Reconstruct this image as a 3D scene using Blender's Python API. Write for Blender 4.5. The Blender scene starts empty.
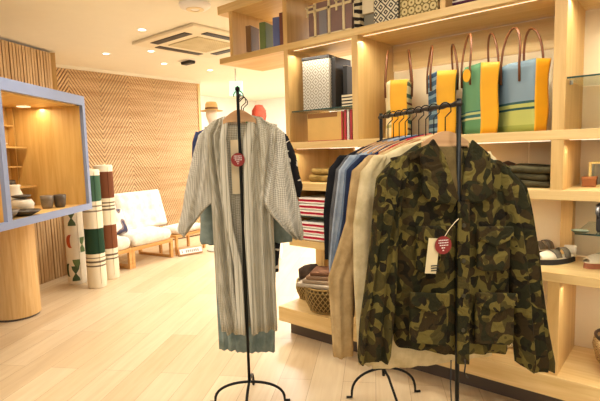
import bpy, bmesh, math, random
from mathutils import Vector, Matrix
PI = math.pi
S = bpy.context.scene
COL = S.collection
rnd = random.Random(7)

# ------------------------------------------------------------------ camera
F, H = 467.0, 1.42
TH, ROLL = math.atan(48/467), .028
R0 = Vector((.766, .643, 0)).normalized(); V0 = Vector((-.643, .766, 0)).normalized(); ZZ = Vector((0, 0, 1))
CV = V0*math.cos(TH) - ZZ*math.sin(TH); U0 = ZZ*math.cos(TH) + V0*math.sin(TH)
CR = R0*math.cos(ROLL) - U0*math.sin(ROLL); CU = R0*math.sin(ROLL) + U0*math.cos(ROLL)
CP = Vector((0, 0, H))
cam = bpy.data.cameras.new('camera'); camo_ = bpy.data.objects.new('camera', cam); COL.objects.link(camo_)
cam.lens = F/600*36; cam.sensor_width = 36; cam.clip_start = .05
m = Matrix((CR, CU, -CV)).transposed().to_4x4(); m.translation = CP
camo_.matrix_world = m
S.camera = camo_
def ray(x, y): return CV + CR*((x-300)/F) - CU*((y-200.5)/F)
def on(x, y, axis, val):                       # where the sight line of a measured point meets a real plane of the room
    d = ray(x, y); return CP + d*((val-CP[axis])/d[axis])
def at(x, y, D):
    d = ray(x, y); return CP + d*(D/d.dot(V0))

# ------------------------------------------------------------------ helpers
def tag(o, label=None, cat=None, group=None, kind=None):
    if label: o['label'] = label
    if cat: o['category'] = cat
    if group: o['group'] = group
    if kind: o['kind'] = kind
    return o
def thing(name, loc, label, cat, group=None, rz=0):
    o = bpy.data.objects.new(name, None); COL.objects.link(o)
    o.empty_display_size = .1
    o.location = loc; o.rotation_euler = (0, 0, rz)
    return tag(o, label, cat, group)
def obj(name, bm, mats, parent=None, world=False, smooth=False, recalc=True):
    if recalc: bmesh.ops.recalc_face_normals(bm, faces=bm.faces)
    if world and parent is not None:
        mi = (Matrix.Translation(parent.location) @ parent.rotation_euler.to_matrix().to_4x4()).inverted()
        bm.transform(mi)
    me = bpy.data.meshes.new(name); bm.to_mesh(me); bm.free()
    if not isinstance(mats, (list, tuple)): mats = [mats]
    for k in mats: me.materials.append(k)
    if smooth:
        for p in me.polygons: p.use_smooth = True
    o = bpy.data.objects.new(name, me); COL.objects.link(o)
    if parent is not None: o.parent = parent
    return o
def struct(name, bm, mats, **k): return tag(obj(name, bm, mats, **k), kind='structure')
def B(): return bmesh.new()
def box(bm, a, b, bev=0, rz=0, c=None, mi=0, seg=2):
    """box between corners a and b, turned rz about c (its centre by default)"""
    a = Vector(a); b = Vector(b); ce = (a+b)/2; s = b-a
    r = bmesh.ops.create_cube(bm, size=1, matrix=Matrix.Diagonal((abs(s.x), abs(s.y), abs(s.z), 1)))
    vs = r['verts']
    fs = list({f for v in vs for f in v.link_faces})
    for f in fs: f.material_index = mi
    if bev:
        es = list({e for v in vs for e in v.link_edges})
        rr = bmesh.ops.bevel(bm, geom=es+vs, offset=bev, segments=seg, affect='EDGES', profile=.5, material=-1)
        vs = [v for v in rr['verts']]
    M = Matrix.Translation(ce)
    if rz:
        p = Vector(c) if c is not None else ce
        M = Matrix.Translation(p) @ Matrix.Rotation(rz, 4, 'Z') @ Matrix.Translation(ce-p)
    bmesh.ops.transform(bm, matrix=M, verts=vs)
    return bm
def tubep(bm, pts, r, n=8, closed=False, mi=0):
    pts = [Vector(p) for p in pts]; N = len(pts); rings = []
    up = Vector((0, 0, 1)); prev = None
    for i, p in enumerate(pts):
        t = (pts[(i+1) % N]-pts[i-1]) if closed else (pts[min(i+1, N-1)]-pts[max(i-1, 0)])
        t.normalize()
        if prev is None:
            prev = up if abs(t.z) < .9 else Vector((1, 0, 0))
        a = prev - t*prev.dot(t)
        if a.length < 1e-4: a = t.orthogonal()
        a.normalize(); b = t.cross(a); prev = a
        rr = r[i] if isinstance(r, (list, tuple)) else r
        rings.append([bm.verts.new(p + a*math.cos(2*PI*k/n)*rr + b*math.sin(2*PI*k/n)*rr) for k in range(n)])
    L = N if closed else N-1
    for i in range(L):
        A, C2 = rings[i], rings[(i+1) % N]
        for k in range(n):
            f = bm.faces.new((A[k], A[(k+1) % n], C2[(k+1) % n], C2[k])); f.material_index = mi
    if not closed:
        bm.faces.new(rings[0][::-1]).material_index = mi; bm.faces.new(rings[-1]).material_index = mi
    return bm
def cyl(bm, c, r, h, n=24, r2=None, mi=0):
    c = Vector(c); return lathe(bm, [(0, 0), (r, 0), (r if r2 is None else r2, h), (0, h)], c, n, mi)
def lathe(bm, prof, c=(0, 0, 0), n=24, mi=0, sx=1, sy=1, rz=0):
    c = Vector(c); rings = []
    for r, z in prof:
        if r < 1e-6: rings.append([bm.verts.new(c+Vector((0, 0, z)))])
        else:
            ring = []
            for k in range(n):
                x, y = r*math.cos(2*PI*k/n)*sx, r*math.sin(2*PI*k/n)*sy
                ring.append(bm.verts.new(c+Vector((x*math.cos(rz)-y*math.sin(rz), x*math.sin(rz)+y*math.cos(rz), z))))
            rings.append(ring)
    for A, C2 in zip(rings, rings[1:]):
        if len(A) == 1 and len(C2) == 1: continue
        for k in range(n):
            if len(A) == 1: f = bm.faces.new((A[0], C2[k], C2[(k+1) % n]))
            elif len(C2) == 1: f = bm.faces.new((A[k], A[(k+1) % n], C2[0]))
            else: f = bm.faces.new((A[k], A[(k+1) % n], C2[(k+1) % n], C2[k]))
            f.material_index = mi
    return bm
def prism(bm, poly, z0, z1, mi=0, top=None):
    a = [bm.verts.new((p[0], p[1], z0)) for p in poly]
    b = [bm.verts.new((p[0], p[1], z1)) for p in (top or poly)]
    n = len(poly); fs = []
    for k in range(n):
        f = bm.faces.new((a[k], a[(k+1) % n], b[(k+1) % n], b[k])); f.material_index = mi; fs.append(f)
    bm.faces.new(a[::-1]).material_index = mi; bm.faces.new(b).material_index = mi
    return fs
def vprism(bm, poly, y0, y1, mi=0):
    """polygon given in x and z, extruded along y"""
    a = [bm.verts.new((p[0], y0, p[1])) for p in poly]; b = [bm.verts.new((p[0], y1, p[1])) for p in poly]
    n = len(poly)
    for k in range(n): bm.faces.new((a[k], a[(k+1) % n], b[(k+1) % n], b[k])).material_index = mi
    bm.faces.new(a[::-1]).material_index = mi; bm.faces.new(b).material_index = mi
def cloth(bm, rows, N=56, fold=.01, k=9, ph=0, sub=5, grow=1.0, mi=0, wob=.004):
    """a hollow-looking hanging piece of cloth: rows (uL, zL, uR, zR, half depth, y centre) from top to bottom"""
    rr = []
    for a, b in zip(rows, rows[1:]):
        for s in range(sub):
            t = s/sub; rr.append([a[i]+(b[i]-a[i])*t for i in range(6)])
    rr.append(list(rows[-1])); n = len(rr); rings = []
    for j, (uL, zL, uR, zR, hd, yc) in enumerate(rr):
        g = (j/(n-1))**grow; ring = []
        for i in range(N):
            a = 2*PI*i/N; t = (1-math.cos(a))/2
            u = uL+(uR-uL)*t; z = zL+(zR-zL)*t
            sn = math.sin(a); sg = -1 if sn > 0 else 1
            y = yc + sg*hd*abs(sn)**.6
            w = fold*g*(math.sin(k*t*2*PI+ph+.6*math.sin(3*g+ph))+.5*math.sin(k*1.7*t*2*PI+ph*2+2*g))
            y += w*abs(sn)**.4
            z += wob*math.sin(9*t+ph)*g
            u += wob*math.sin(13*g+5*t+ph)
            ring.append(bm.verts.new((u, y, z)))
        rings.append(ring)
    for A, C2 in zip(rings, rings[1:]):
        for i in range(N): bm.faces.new((A[i], A[(i+1) % N], C2[(i+1) % N], C2[i])).material_index = mi
    bm.faces.new(rings[0]).material_index = mi; bm.faces.new(rings[-1][::-1]).material_index = mi
    return bm

# ------------------------------------------------------------------ materials
def lin(c):
    if isinstance(c, str): c = [int(c[i:i+2], 16)/255 for i in (0, 2, 4)]
    return tuple((x/12.92 if x <= .04045 else ((x+.055)/1.055)**2.4) for x in c)+(1,)
def base(name, rough=.5, spec=.5, metal=0):
    mt = bpy.data.materials.new(name); mt.use_nodes = True
    nt = mt.node_tree; b = nt.nodes['Principled BSDF']
    b.inputs['Roughness'].default_value = rough; b.inputs['Metallic'].default_value = metal
    b.inputs['Specular IOR Level'].default_value = spec
    return mt, nt, b
def coords(nt, scale=(1, 1, 1), rot=(0, 0, 0), kind='Object'):
    tc = nt.nodes.new('ShaderNodeTexCoord'); mp = nt.nodes.new('ShaderNodeMapping')
    nt.links.new(tc.outputs[kind], mp.inputs[0]); mp.inputs['Scale'].default_value = scale; mp.inputs['Rotation'].default_value = rot
    return mp.outputs[0]
def ramp(nt, fac, stops, const=False):
    r = nt.nodes.new('ShaderNodeValToRGB'); nt.links.new(fac, r.inputs[0])
    if const: r.color_ramp.interpolation = 'CONSTANT'
    e = r.color_ramp.elements
    while len(e) < len(stops): e.new(.5)
    for i, (p, c) in enumerate(stops): e[i].position = p; e[i].color = lin(c)
    return r.outputs[0]
def noise(nt, vec, scale=5, detail=4, rough=.5, dist=0):
    n = nt.nodes.new('ShaderNodeTexNoise'); n.inputs['Scale'].default_value = scale; n.inputs['Detail'].default_value = detail
    n.inputs['Roughness'].default_value = rough; n.inputs['Distortion'].default_value = dist
    nt.links.new(vec, n.inputs['Vector']); return n.outputs['Fac']
def bump(nt, b, h, st=.2, dist=.01):
    u = nt.nodes.new('ShaderNodeBump'); u.inputs['Strength'].default_value = st; u.inputs['Distance'].default_value = dist
    nt.links.new(h, u.inputs['Height']); nt.links.new(u.outputs[0], b.inputs['Normal'])
def plain(name, c, rough=.6, spec=.4, metal=0, var=.06, scale=8):
    mt, nt, b = base(name, rough, spec, metal)
    l = lin(c)
    f = noise(nt, coords(nt), scale, 3)
    r = nt.nodes.new('ShaderNodeValToRGB'); nt.links.new(f, r.inputs[0])
    r.color_ramp.elements[0].position = .3; r.color_ramp.elements[1].position = .7
    r.color_ramp.elements[0].color = tuple(x*(1-var) for x in l[:3])+(1,); r.color_ramp.elements[1].color = tuple(min(1, x*(1+var)) for x in l[:3])+(1,)
    nt.links.new(r.outputs[0], b.inputs['Base Color']); return mt
def fabric(name, c, c2=None, fine=260, rough=.95, wr=.5):
    mt, nt, b = base(name, rough, .15)
    v = coords(nt); f = noise(nt, v, 14, 5, .6)
    c2 = c2 or c
    l = lin(c); l2 = lin(c2)
    r = nt.nodes.new('ShaderNodeValToRGB'); nt.links.new(f, r.inputs[0])
    r.color_ramp.elements[0].position = .35; r.color_ramp.elements[1].position = .65
    r.color_ramp.elements[0].color = tuple(x*.92 for x in l2[:3])+(1,); r.color_ramp.elements[1].color = l
    nt.links.new(r.outputs[0], b.inputs['Base Color'])
    f2 = noise(nt, v, 22, 6, .6, .6); bump(nt, b, f2, wr, .012); return mt
def wood(name, c1, c2, ax='x', rough=.45, k=1.0):
    mt, nt, b = base(name, rough, .35)
    sc = {'x': (.9, 14, 14), 'y': (14, .9, 14), 'z': (14, 14, .9)}[ax]
    v = coords(nt, tuple(s*k for s in sc))
    f = noise(nt, v, 1.6, 6, .62, .8)
    nt.links.new(ramp(nt, f, [(.3, c1), (.68, c2)]), b.inputs['Base Color'])
    bump(nt, b, f, .08, .004); return mt
def emis(name, c, s):
    mt = bpy.data.materials.new(name); mt.use_nodes = True; nt = mt.node_tree
    b = nt.nodes['Principled BSDF']; b.inputs['Base Color'].default_value = lin(c)
    b.inputs['Emission Color'].default_value = lin(c); b.inputs['Emission Strength'].default_value = s; return mt
OAKx = wood('pale_oak_long', 'd4ae6c', 'e8c88c', 'x'); OAKz = wood('pale_oak_upright', 'c99f5e', 'deb878', 'z'); OAKy = wood('pale_oak_deep', 'cda464', 'e0bc7e', 'y')
CASE = wood('golden_oak', 'c49a52', 'd9b470', 'z'); CASEx = wood('golden_oak_board', 'cda25a', 'e0bc7c', 'x')
COLM = wood('post_oak', 'c89c5c', 'dcb880', 'z', .4, 1.2)
SLAT = wood('slat_wood', 'b08a5a', 'd8b688', 'z', .55); BACKW = plain('slat_backing', '6b4526', .8)
CHEV = wood('chevron_wood', 'c49a6c', 'e4c496', 'y', .5, .8)
SEATW = wood('seat_wood', 'c88f4c', 'dfae6e', 'x', .45)
WHITE = plain('white_plaster', 'f6f1ea', .8, var=.015); CEIL = plain('ceiling_paint', 'eee6d2', .85, var=.01); CREAM = plain('cream_panel', 'f0ddb6', .7, var=.03)
KICK = plain('dark_kick_panel', '54463a', .35); BLUE = plain('blue_grey_paint', '8290b4', .5, var=.03)
BLACK = plain('black_iron', '1c1d1c', .45, metal=.6); DARK = plain('dark_plastic', '2a2724', .5)
HANGW = wood('hanger_wood', 'b98a5c', 'd5ab7c', 'x', .4)
LEATHER = plain('mustard_leather', 'e8a61e', .5, .4, var=.1, scale=5); STRAP = plain('brown_strap_leather', '70401a', .45)
METAL = plain('brushed_metal', 'b8b6b0', .3, metal=1)
MIRR = emis('lamp_glow', 'fff2d8', 9)
def glass(name):
    mt, nt, b = base(name, .02, .5); b.inputs['Base Color'].default_value = (.8, .92, .88, 1)
    b.inputs['Transmission Weight'].default_value = 1; b.inputs['IOR'].default_value = 1.45; return mt
GLASS = glass('clear_glass'); GEDGE = plain('green_glass_edge', '2f4a42', .15)
def floor_mat():
    mt, nt, b = base('oak_planks', .33, .45)
    v = coords(nt, rot=(0, 0, -math.radians(121)))
    br = nt.nodes.new('ShaderNodeTexBrick'); nt.links.new(v, br.inputs['Vector'])
    br.inputs['Scale'].default_value = 1; br.inputs['Brick Width'].default_value = 1.7; br.inputs['Row Height'].default_value = .2
    br.inputs['Mortar Size'].default_value = .0014; br.inputs['Color1'].default_value = lin('e6d2b0'); br.inputs['Color2'].default_value = lin('d8bf98'); br.inputs['Mortar'].default_value = lin('b0906a')
    br.offset = .37; br.inputs['Bias'].default_value = -.1
    v2 = coords(nt, (1, 1, 1), (0, 0, -math.radians(121))); mp = nt.nodes.new('ShaderNodeMapping'); nt.links.new(v2, mp.inputs[0]); mp.inputs['Scale'].default_value = (1.2, 16, 1)
    f = noise(nt, mp.outputs[0], 1.5, 6, .6, .7)
    mx = nt.nodes.new('ShaderNodeMix'); mx.data_type = 'RGBA'; mx.blend_type = 'MULTIPLY'; mx.inputs['Factor'].default_value = .8
    nt.links.new(br.outputs['Color'], mx.inputs['A']); nt.links.new(ramp(nt, f, [(.25, 'e9e0d2'), (.75, 'ffffff')]), mx.inputs['B'])
    nt.links.new(mx.outputs['Result'], b.inputs['Base Color']); return mt
FLOOR = floor_mat()
def camo_mat():
    mt, nt, b = base('camouflage_cotton', .9, .15)
    v = coords(nt)
    cur = None
    for k, (sc, th, c) in enumerate(((15, .52, '4c4322'), (17, .54, '3a2f1a'), (18, .57, '2b2a18'), (20, .63, '241f14'))):
        mp = nt.nodes.new('ShaderNodeMapping'); nt.links.new(v, mp.inputs[0]); mp.inputs['Location'].default_value = (3.1*k, 1.7*k, 5.3*k)
        f = noise(nt, mp.outputs[0], sc, .6, .4, .25)
        g = nt.nodes.new('ShaderNodeMath'); g.operation = 'GREATER_THAN'; g.inputs[1].default_value = th; nt.links.new(f, g.inputs[0])
        mx = nt.nodes.new('ShaderNodeMix'); mx.data_type = 'RGBA'; nt.links.new(g.outputs[0], mx.inputs['Factor'])
        mx.inputs['B'].default_value = lin(c)
        if cur is None: mx.inputs['A'].default_value = lin('6c6030')
        else: nt.links.new(cur, mx.inputs['A'])
        cur = mx.outputs['Result']
    nt.links.new(cur, b.inputs['Base Color'])
    bump(nt, b, noise(nt, v, 11, 6, .6, .9), 1, .03); return mt
CAMO = camo_mat()
def fine_check(name, c1, c2, scale, rot=0):
    mt, nt, b = base(name, .95, .12)
    v = coords(nt, rot=(0, rot, 0)); ck = nt.nodes.new('ShaderNodeTexChecker'); nt.links.new(v, ck.inputs[0]); ck.inputs['Scale'].default_value = scale
    ck.inputs['Color1'].default_value = lin(c1); ck.inputs['Color2'].default_value = lin(c2)
    f = noise(nt, v, 6, 4)
    mx = nt.nodes.new('ShaderNodeMix'); mx.data_type = 'RGBA'; mx.blend_type = 'MULTIPLY'; mx.inputs['Factor'].default_value = .6
    nt.links.new(ck.outputs['Color'], mx.inputs['A']); nt.links.new(ramp(nt, f, [(.3, 'd8d3c6'), (.7, 'ffffff')]), mx.inputs['B'])
    nt.links.new(mx.outputs['Result'], b.inputs['Base Color'])
    bump(nt, b, noise(nt, v, 16, 5), .3, .008); return mt
def stripes(name, cols, period, axis=2, wob=0, rough=.9, off=0):
    """repeating bands: cols = [(position in the period, colour)]"""
    mt, nt, b = base(name, rough, .2)
    v = coords(nt); sp = nt.nodes.new('ShaderNodeSeparateXYZ'); nt.links.new(v, sp.inputs[0])
    ma = nt.nodes.new('ShaderNodeMath'); ma.operation = 'MULTIPLY_ADD'; ma.inputs[1].default_value = 1/period; ma.inputs[2].default_value = 50+off
    nt.links.new(sp.outputs[axis], ma.inputs[0]); h = ma.outputs[0]
    if wob:
        a2 = nt.nodes.new('ShaderNodeMath'); a2.operation = 'MULTIPLY_ADD'; a2.inputs[1].default_value = wob
        nt.links.new(noise(nt, v, 9, 2), a2.inputs[0]); nt.links.new(h, a2.inputs[2]); h = a2.outputs[0]
    fr = nt.nodes.new('ShaderNodeMath'); fr.operation = 'FRACT'; nt.links.new(h, fr.inputs[0])
    nt.links.new(ramp(nt, fr.outputs[0], cols, True), b.inputs['Base Color']); return mt
def motif(name, c1, c2, scale, th=.5, feat='F1', metric='MANHATTAN'):
    mt, nt, b = base(name, .7, .3)
    v = coords(nt); vo = nt.nodes.new('ShaderNodeTexVoronoi'); vo.distance = metric; vo.inputs['Scale'].default_value = scale; vo.inputs['Randomness'].default_value = 0
    nt.links.new(v, vo.inputs['Vector'])
    sn = nt.nodes.new('ShaderNodeMath'); sn.operation = 'MULTIPLY'; sn.inputs[1].default_value = 3; nt.links.new(vo.outputs['Distance'], sn.inputs[0])
    fr = nt.nodes.new('ShaderNodeMath'); fr.operation = 'FRACT'; nt.links.new(sn.outputs[0], fr.inputs[0])
    nt.links.new(ramp(nt, fr.outputs[0], [(0, c1), (th, c2)], True), b.inputs['Base Color']); return mt

# ------------------------------------------------------------------ the room
b = B(); box(b, (-9, -4, -.1), (4, 9, 0)); struct('floor', b, FLOOR)
b = B(); box(b, (-9, -4, 2.7), (4, 9, 2.8)); struct('ceiling', b, CEIL)
b = B(); box(b, (-9, 8.2, 0), (4, 8.3, 2.7)); struct('wall_back', b, WHITE)
b = B(); box(b, (-8.3, 5.3, 0), (-8.2, 8.2, 2.7)); box(b, (-8.3, 5.2, 0), (-6.72, 5.3, 2.7)); struct('wall_alcove', b, WHITE)
# chevron wall: real diagonal battens, panel by panel
ys = [2.55, 3.03, 3.48, 3.93, 4.38, 4.83, 5.24]
b = B(); box(b, (-6.8, 2.4, 0), (-6.69, 5.28, 2.66)); wl = struct('wall_left', b, plain('batten_backing', '5a3820', .8))
b = B()
for i, (y0, y1) in enumerate(zip(ys, ys[1:])):
    sgn = 1 if i % 2 == 0 else -1; pitch = .068; wdt = .045; w = y1-y0; rs = w*1.5
    z = -rs*1.3
    while z < 2.72:
        pa = [(y0, z), (y1, z+rs), (y1, z+rs+wdt), (y0, z+wdt)] if sgn > 0 else [(y0, z+rs), (y1, z), (y1, z+wdt), (y0, z+rs+wdt)]
        z += pitch
        # clip between floor and ceiling
        def clip(poly, zc, keep_above):
            out = []
            for p, q in zip(poly, poly[1:]+poly[:1]):
                ip = (p[1] >= zc) == keep_above or p[1] == zc; iq = (q[1] >= zc) == keep_above or q[1] == zc
                if ip: out.append(p)
                if ip != iq:
                    t = (zc-p[1])/(q[1]-p[1]); out.append((p[0]+(q[0]-p[0])*t, zc))
            return out
        pa = clip(pa, 0.02, True)
        if len(pa) >= 3: pa = clip(pa, 2.66, False)
        if len(pa) < 3: continue
        va = [b.verts.new((-6.69, p[0], p[1])) for p in pa]; vb = [b.verts.new((-6.668, p[0], p[1])) for p in pa]
        n = len(pa)
        for k in range(n): b.faces.new((va[k], va[(k+1) % n], vb[(k+1) % n], vb[k]))
        b.faces.new(vb)
o = obj('batten_cladding', b, CHEV, wl)
b = B(); box(b, (-6.8, 5.24, 0), (-6.655, 5.29, 2.66)); obj('end_post', b, OAKz, wl)
b = B(); box(b, (-6.8, 2.45, 2.66), (-6.64, 5.3, 2.7)); struct('trim_1', b, CEIL)
# curved slatted wall
path = [(-4.7, -.6), (-4.95, .2), (-5.2, 1.0), (-5.42, 1.55), (-5.6, 1.95), (-5.75, 2.22), (-5.9, 2.5)]
def along(path, step):
    out = []; 
    for (x0, y0), (x1, y1) in zip(path, path[1:]):
        L = math.hypot(x1-x0, y1-y0); n = max(1, int(L/step))
        for k in range(n): t = k/n; out.append((x0+(x1-x0)*t, y0+(y1-y0)*t, math.atan2(y1-y0, x1-x0)))
    return out
b = B()
for (x0, y0), (x1, y1) in zip(path, path[1:]):
    nx, ny = (y1-y0), -(x1-x0); L = math.hypot(nx, ny); nx, ny = nx/L, ny/L
    prism(b, [(x0-nx*.1, y0-ny*.1), (x1-nx*.1, y1-ny*.1), (x1, y1), (x0, y0)], 0, 2.67)
ws = struct('wall_slatted', b, BACKW)
b = B()
for i, (x, y, a) in enumerate(along(path, .042)):
    nx, ny = math.sin(a), -math.cos(a)
    d = .014+.008*rnd.random()
    box(b, (x+nx*d/2-.017, y+ny*d/2-d/2, 0), (x+nx*d/2+.017, y+ny*d/2+d/2, 2.67), rz=a)
obj('vertical_slats', b, SLAT, ws)
b = B(); prism(b, [(-5.91, 2.46), (-5.86, 2.53), (-6.7, 2.58), (-6.7, 2.5)], 0, 2.68); struct('wall_return', b, OAKz)

# ------------------------------------------------------------------ ceiling fittings
dl = [(142, 29.5), (106, 53.5), (151, 51), (164, 63.5), (210, 70), (86, 3)]
dn = ['round recessed downlight lit beside the left corner of the ceiling air conditioner', 'round recessed downlight, leftmost of those near the chevron wall', 'round recessed downlight just below the left corner of the air conditioner grille',
      'round recessed downlight left of the small dark ceiling device', 'faint round recessed downlight right of the small dark ceiling device', 'round recessed downlight at the upper left ceiling']
lights = []
proto = None
for (px, py), lb in zip(dl, dn):
    p = on(px, py, 2, 2.7)
    if px == 86: continue
    if proto is None:
        t = thing('recessed_downlight', (p.x, p.y, 2.7), lb, 'ceiling light', 'recessed downlights in the ceiling')
        b = B(); lathe(b, [(.036, -.004), (.055, -.004), (.058, 0), (.036, 0), (.036, -.004)]); obj('rim', b, WHITE, t, smooth=False)
        b = B(); cyl(b, (0, 0, -.003), .036, .002); obj('lens', b, MIRR, t)
        proto = t
    else:
        t = proto.copy(); COL.objects.link(t); t.location = (p.x, p.y, 2.7); t['label'] = lb
        for ch in list(proto.children):
            c = ch.copy(); COL.objects.link(c); c.parent = t
    lights.append((p.x, p.y))
t = thing('ceiling_air_conditioner', (-4.3, 3.5, 2.7), 'square cream ceiling air conditioner with four dark slots', 'air conditioner')
b = B(); box(b, (-4.86, 2.94, 2.665), (-3.76, 4.04, 2.699), .012); pn = obj('panel', b, plain('ac_plastic', 'e9dcc0', .5, var=.01), t, world=True)
b = B(); box(b, (-4.58, 3.22, 2.655), (-4.04, 3.76, 2.668), .01); obj('intake_grille', b, fine_check('ac_grille', 'd9cba9', 'cdbf9c', 60), t, world=True)
for q in range(4):
    b = B(); box(b, (-4.62, 3.02, 2.658), (-4.0, 3.12, 2.667), .003)
    bmesh.ops.rotate(b, cent=(-4.31, 3.49, 0), matrix=Matrix.Rotation(q*PI/2, 3, 'Z'), verts=b.verts)
    obj('air_slot', b, DARK, t, world=True)
p = on(195, 9, 2, 2.66)
t = thing('ceiling_speaker', (p.x, p.y, 2.7), 'round white disc speaker on the ceiling above the air conditioner', 'speaker')
b = B(); lathe(b, [(0, -.045), (.1, -.042), (.13, -.02), (.135, 0), (0, 0)], n=32); obj('cover', b, WHITE, t, smooth=True)
b = B(); lathe(b, [(.04, -.05), (.075, -.0485), (.075, -.044), (.04, -.044), (.04, -.05)], n=28); obj('ring', b, CREAM, t)
p = on(188, 62, 2, 2.68)
t = thing('ceiling_camera', (p.x, p.y, 2.7), 'small dark boxy device on the ceiling above the chevron wall', 'ceiling device')
b = B(); box(b, (-.1, -.05, -.05), (.1, .05, -.008), .012); obj('housing', b, DARK, t)
b = B(); box(b, (-.115, -.065, -.01), (.115, .065, 0)); obj('mounting_plate', b, WHITE, t)

# ------------------------------------------------------------------ oak shelving unit
U = thing('shelving_unit', (-1.2, 2.85, 0), 'tall pale oak open shelving unit full of boxes, tote bags and shoes', 'shelving')
def sp(name, a, bb, mt, bev=.002, **k):
    b = B(); box(b, a, bb, bev, **k); return obj(name, b, mt, U, world=True)
Y0, Y1, XR = 2.6, 3.1, .62
sp('shelf', (-3.0, Y0, 2.545), (XR, Y1, 2.61), OAKx)
sp('shelf', (-3.0, Y0, 2.155), (XR, Y1, 2.20), OAKx)
sp('shelf', (-2.3, Y0, 1.447), (XR, Y1, 1.495), OAKx)
sp('shelf', (-2.3, Y0, 1.147), (XR, Y1, 1.198), OAKx)
sp('shelf', (-2.3, Y0, .727), (XR, Y1, .775), OAKx)
sp('plinth', (-2.42, 2.585, .12), (XR, Y1, .235), OAKx, .004)
b = B(); box(b, (-2.38, 2.68, 0), (XR, 3.08, .12)); obj('kick_board', b, KICK, U, world=True)
for x0, x1, z0, z1 in ((-2.87, -2.835, 2.2, 2.545), (-2.3, -2.262, .775, 2.545), (-1.715, -1.67, 1.495, 2.155), (-1.12, -1.09, 2.2, 2.545), (-.54, -.485, .235, .727), (-.54, -.485, 1.198, 2.545), (-1.7, -1.65, .235, 1.147), (.57, .62, .235, 2.545)):
    zs = [z0]+[z for z in (.775, 1.198, 1.495, 2.2) if z0 < z < z1]
    ends = [z for z in (.727, 1.147, 1.447, 2.155) if z0 < z < z1]+[z1]
    b = B()
    for a, e in zip(zs, ends): box(b, (x0, Y0+.003, a), (x1, Y1-.003, e))
    obj('upright', b, OAKz, U, world=True)
sp('back_panel', (-1.665, 3.07, 1.5), (-.545, 3.095, 1.97), CREAM, 0)
sp('back_rail', (-1.665, 3.06, 1.975), (-.545, 3.095, 2.15), OAKx, 0)
sp('back_panel', (-.49, 3.07, 1.5), (.565, 3.095, 2.15), CREAM, 0)
sp('back_panel', (-.49, 3.07, 1.2), (.565, 3.095, 1.445), CREAM, 0)
sp('back_panel', (-.545, 3.07, .78), (.565, 3.095, 1.145), CREAM, 0)
sp('back_panel', (-1.645, 3.07, .78), (-.545, 3.095, 1.145), CREAM, 0)
sp('back_panel', (-.49, 3.07, .24), (.565, 3.095, .725), CREAM, 0)
sp('back_panel', (-1.645, 3.07, .24), (-.545, 3.095, .725), CREAM, 0)
sp('back_panel', (-1.1, 3.07, 1.2), (-.76, 3.095, 1.445), CREAM, 0)
sp('back_panel', (-.755, 3.065, 1.2), (-.545, 3.095, 1.445), CREAM, 0)
sp('rear_post', (-2.3, 2.98, .2355), (-2.262, 3.06, .7265), OAKz)
sp('rear_post', (-.56, 2.98, .7755), (-.5, 3.06, 1.1465), OAKz)
sp('back_panel', (-2.42, 3.07, .24), (-1.705, 3.095, .725), OAKz, 0)
sp('back_panel', (-1.085, 3.07, 2.205), (-.545, 3.095, 2.54), OAKz, 0)
sp('back_panel', (-2.26, 3.07, 1.2), (-2.02, 3.095, 1.445), OAKz, 0)
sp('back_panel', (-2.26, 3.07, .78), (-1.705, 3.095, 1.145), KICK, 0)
def gshelf(x0, x1, z, y0=2.63, nm='glass_shelf'):
    b = B(); box(b, (x0, y0, z-.008), (x1, 3.06, z)); g = obj(nm, b, GLASS, U, world=True)
    b = B(); box(b, (x0, y0-.003, z-.008), (x1, y0, z)); obj('polished_edge', b, GEDGE, g)
    g2 = g.children[0]; bm = bmesh.new(); bm.from_mesh(g2.data); bm.transform(Matrix.Translation(-U.location)); bm.to_mesh(g2.data); bm.free()
for a in ((-2.26, -1.716, 1.72), (-.484, .565, 1.75), (-2.26, -1.705, .955), (-.43, .565, .985)): gshelf(*a)
for (x, z) in ((-.47, 1.735), (-.2, 1.735), (.2, 1.735)):
    b = B(); tubep(b, [(x, 2.66, z), (x, 2.66, z-.02)], .008) ; obj('shelf_support', b, METAL, U, world=True)
# added fill strips and lamps under the boards, to brighten the bay interiors
WARM_GLOW = emis('warm_glow', 'ffe9c4', 1.2)  # glow shared by the added shelf strips and the showcase pucks
def strip(x0, x1, y, z, power, col=(1, .8, .55)):
    b = B(); box(b, (x0, y-.003, z-.003), (x1, y+.003, z)); obj('added_fill_strip', b, WARM_GLOW, U, world=True)
    L = bpy.data.lights.new('added_fill_lamp', 'AREA'); L.shape = 'RECTANGLE'; L.size = x1-x0; L.size_y = .02; L.energy = power; L.color = col
    lo = bpy.data.objects.new('added_fill_lamp', L); COL.objects.link(lo); lo.location = ((x0+x1)/2, y, z-.03)

for a in ((-1.66, -.56, 2.155, 5), (-.47, .55, 2.155, 7), (-1.64, -.56, 1.147, 3), (-.47, .55, 1.147, 3.5), (-.47, .55, 1.447, 2.2), (-2.25, -1.72, 2.155, 2), (-.47, .55, .727, 2.5), (-1.64, -.56, .727, 1.2), (-2.25, -1.72, .727, 1.2), (-2.25, -1.72, 1.447, 1.2), (-1.64, -.56, 1.447, 1.8)):
    strip(a[0], a[1], 2.66, a[2], a[3], (1, .93, .78))
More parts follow.
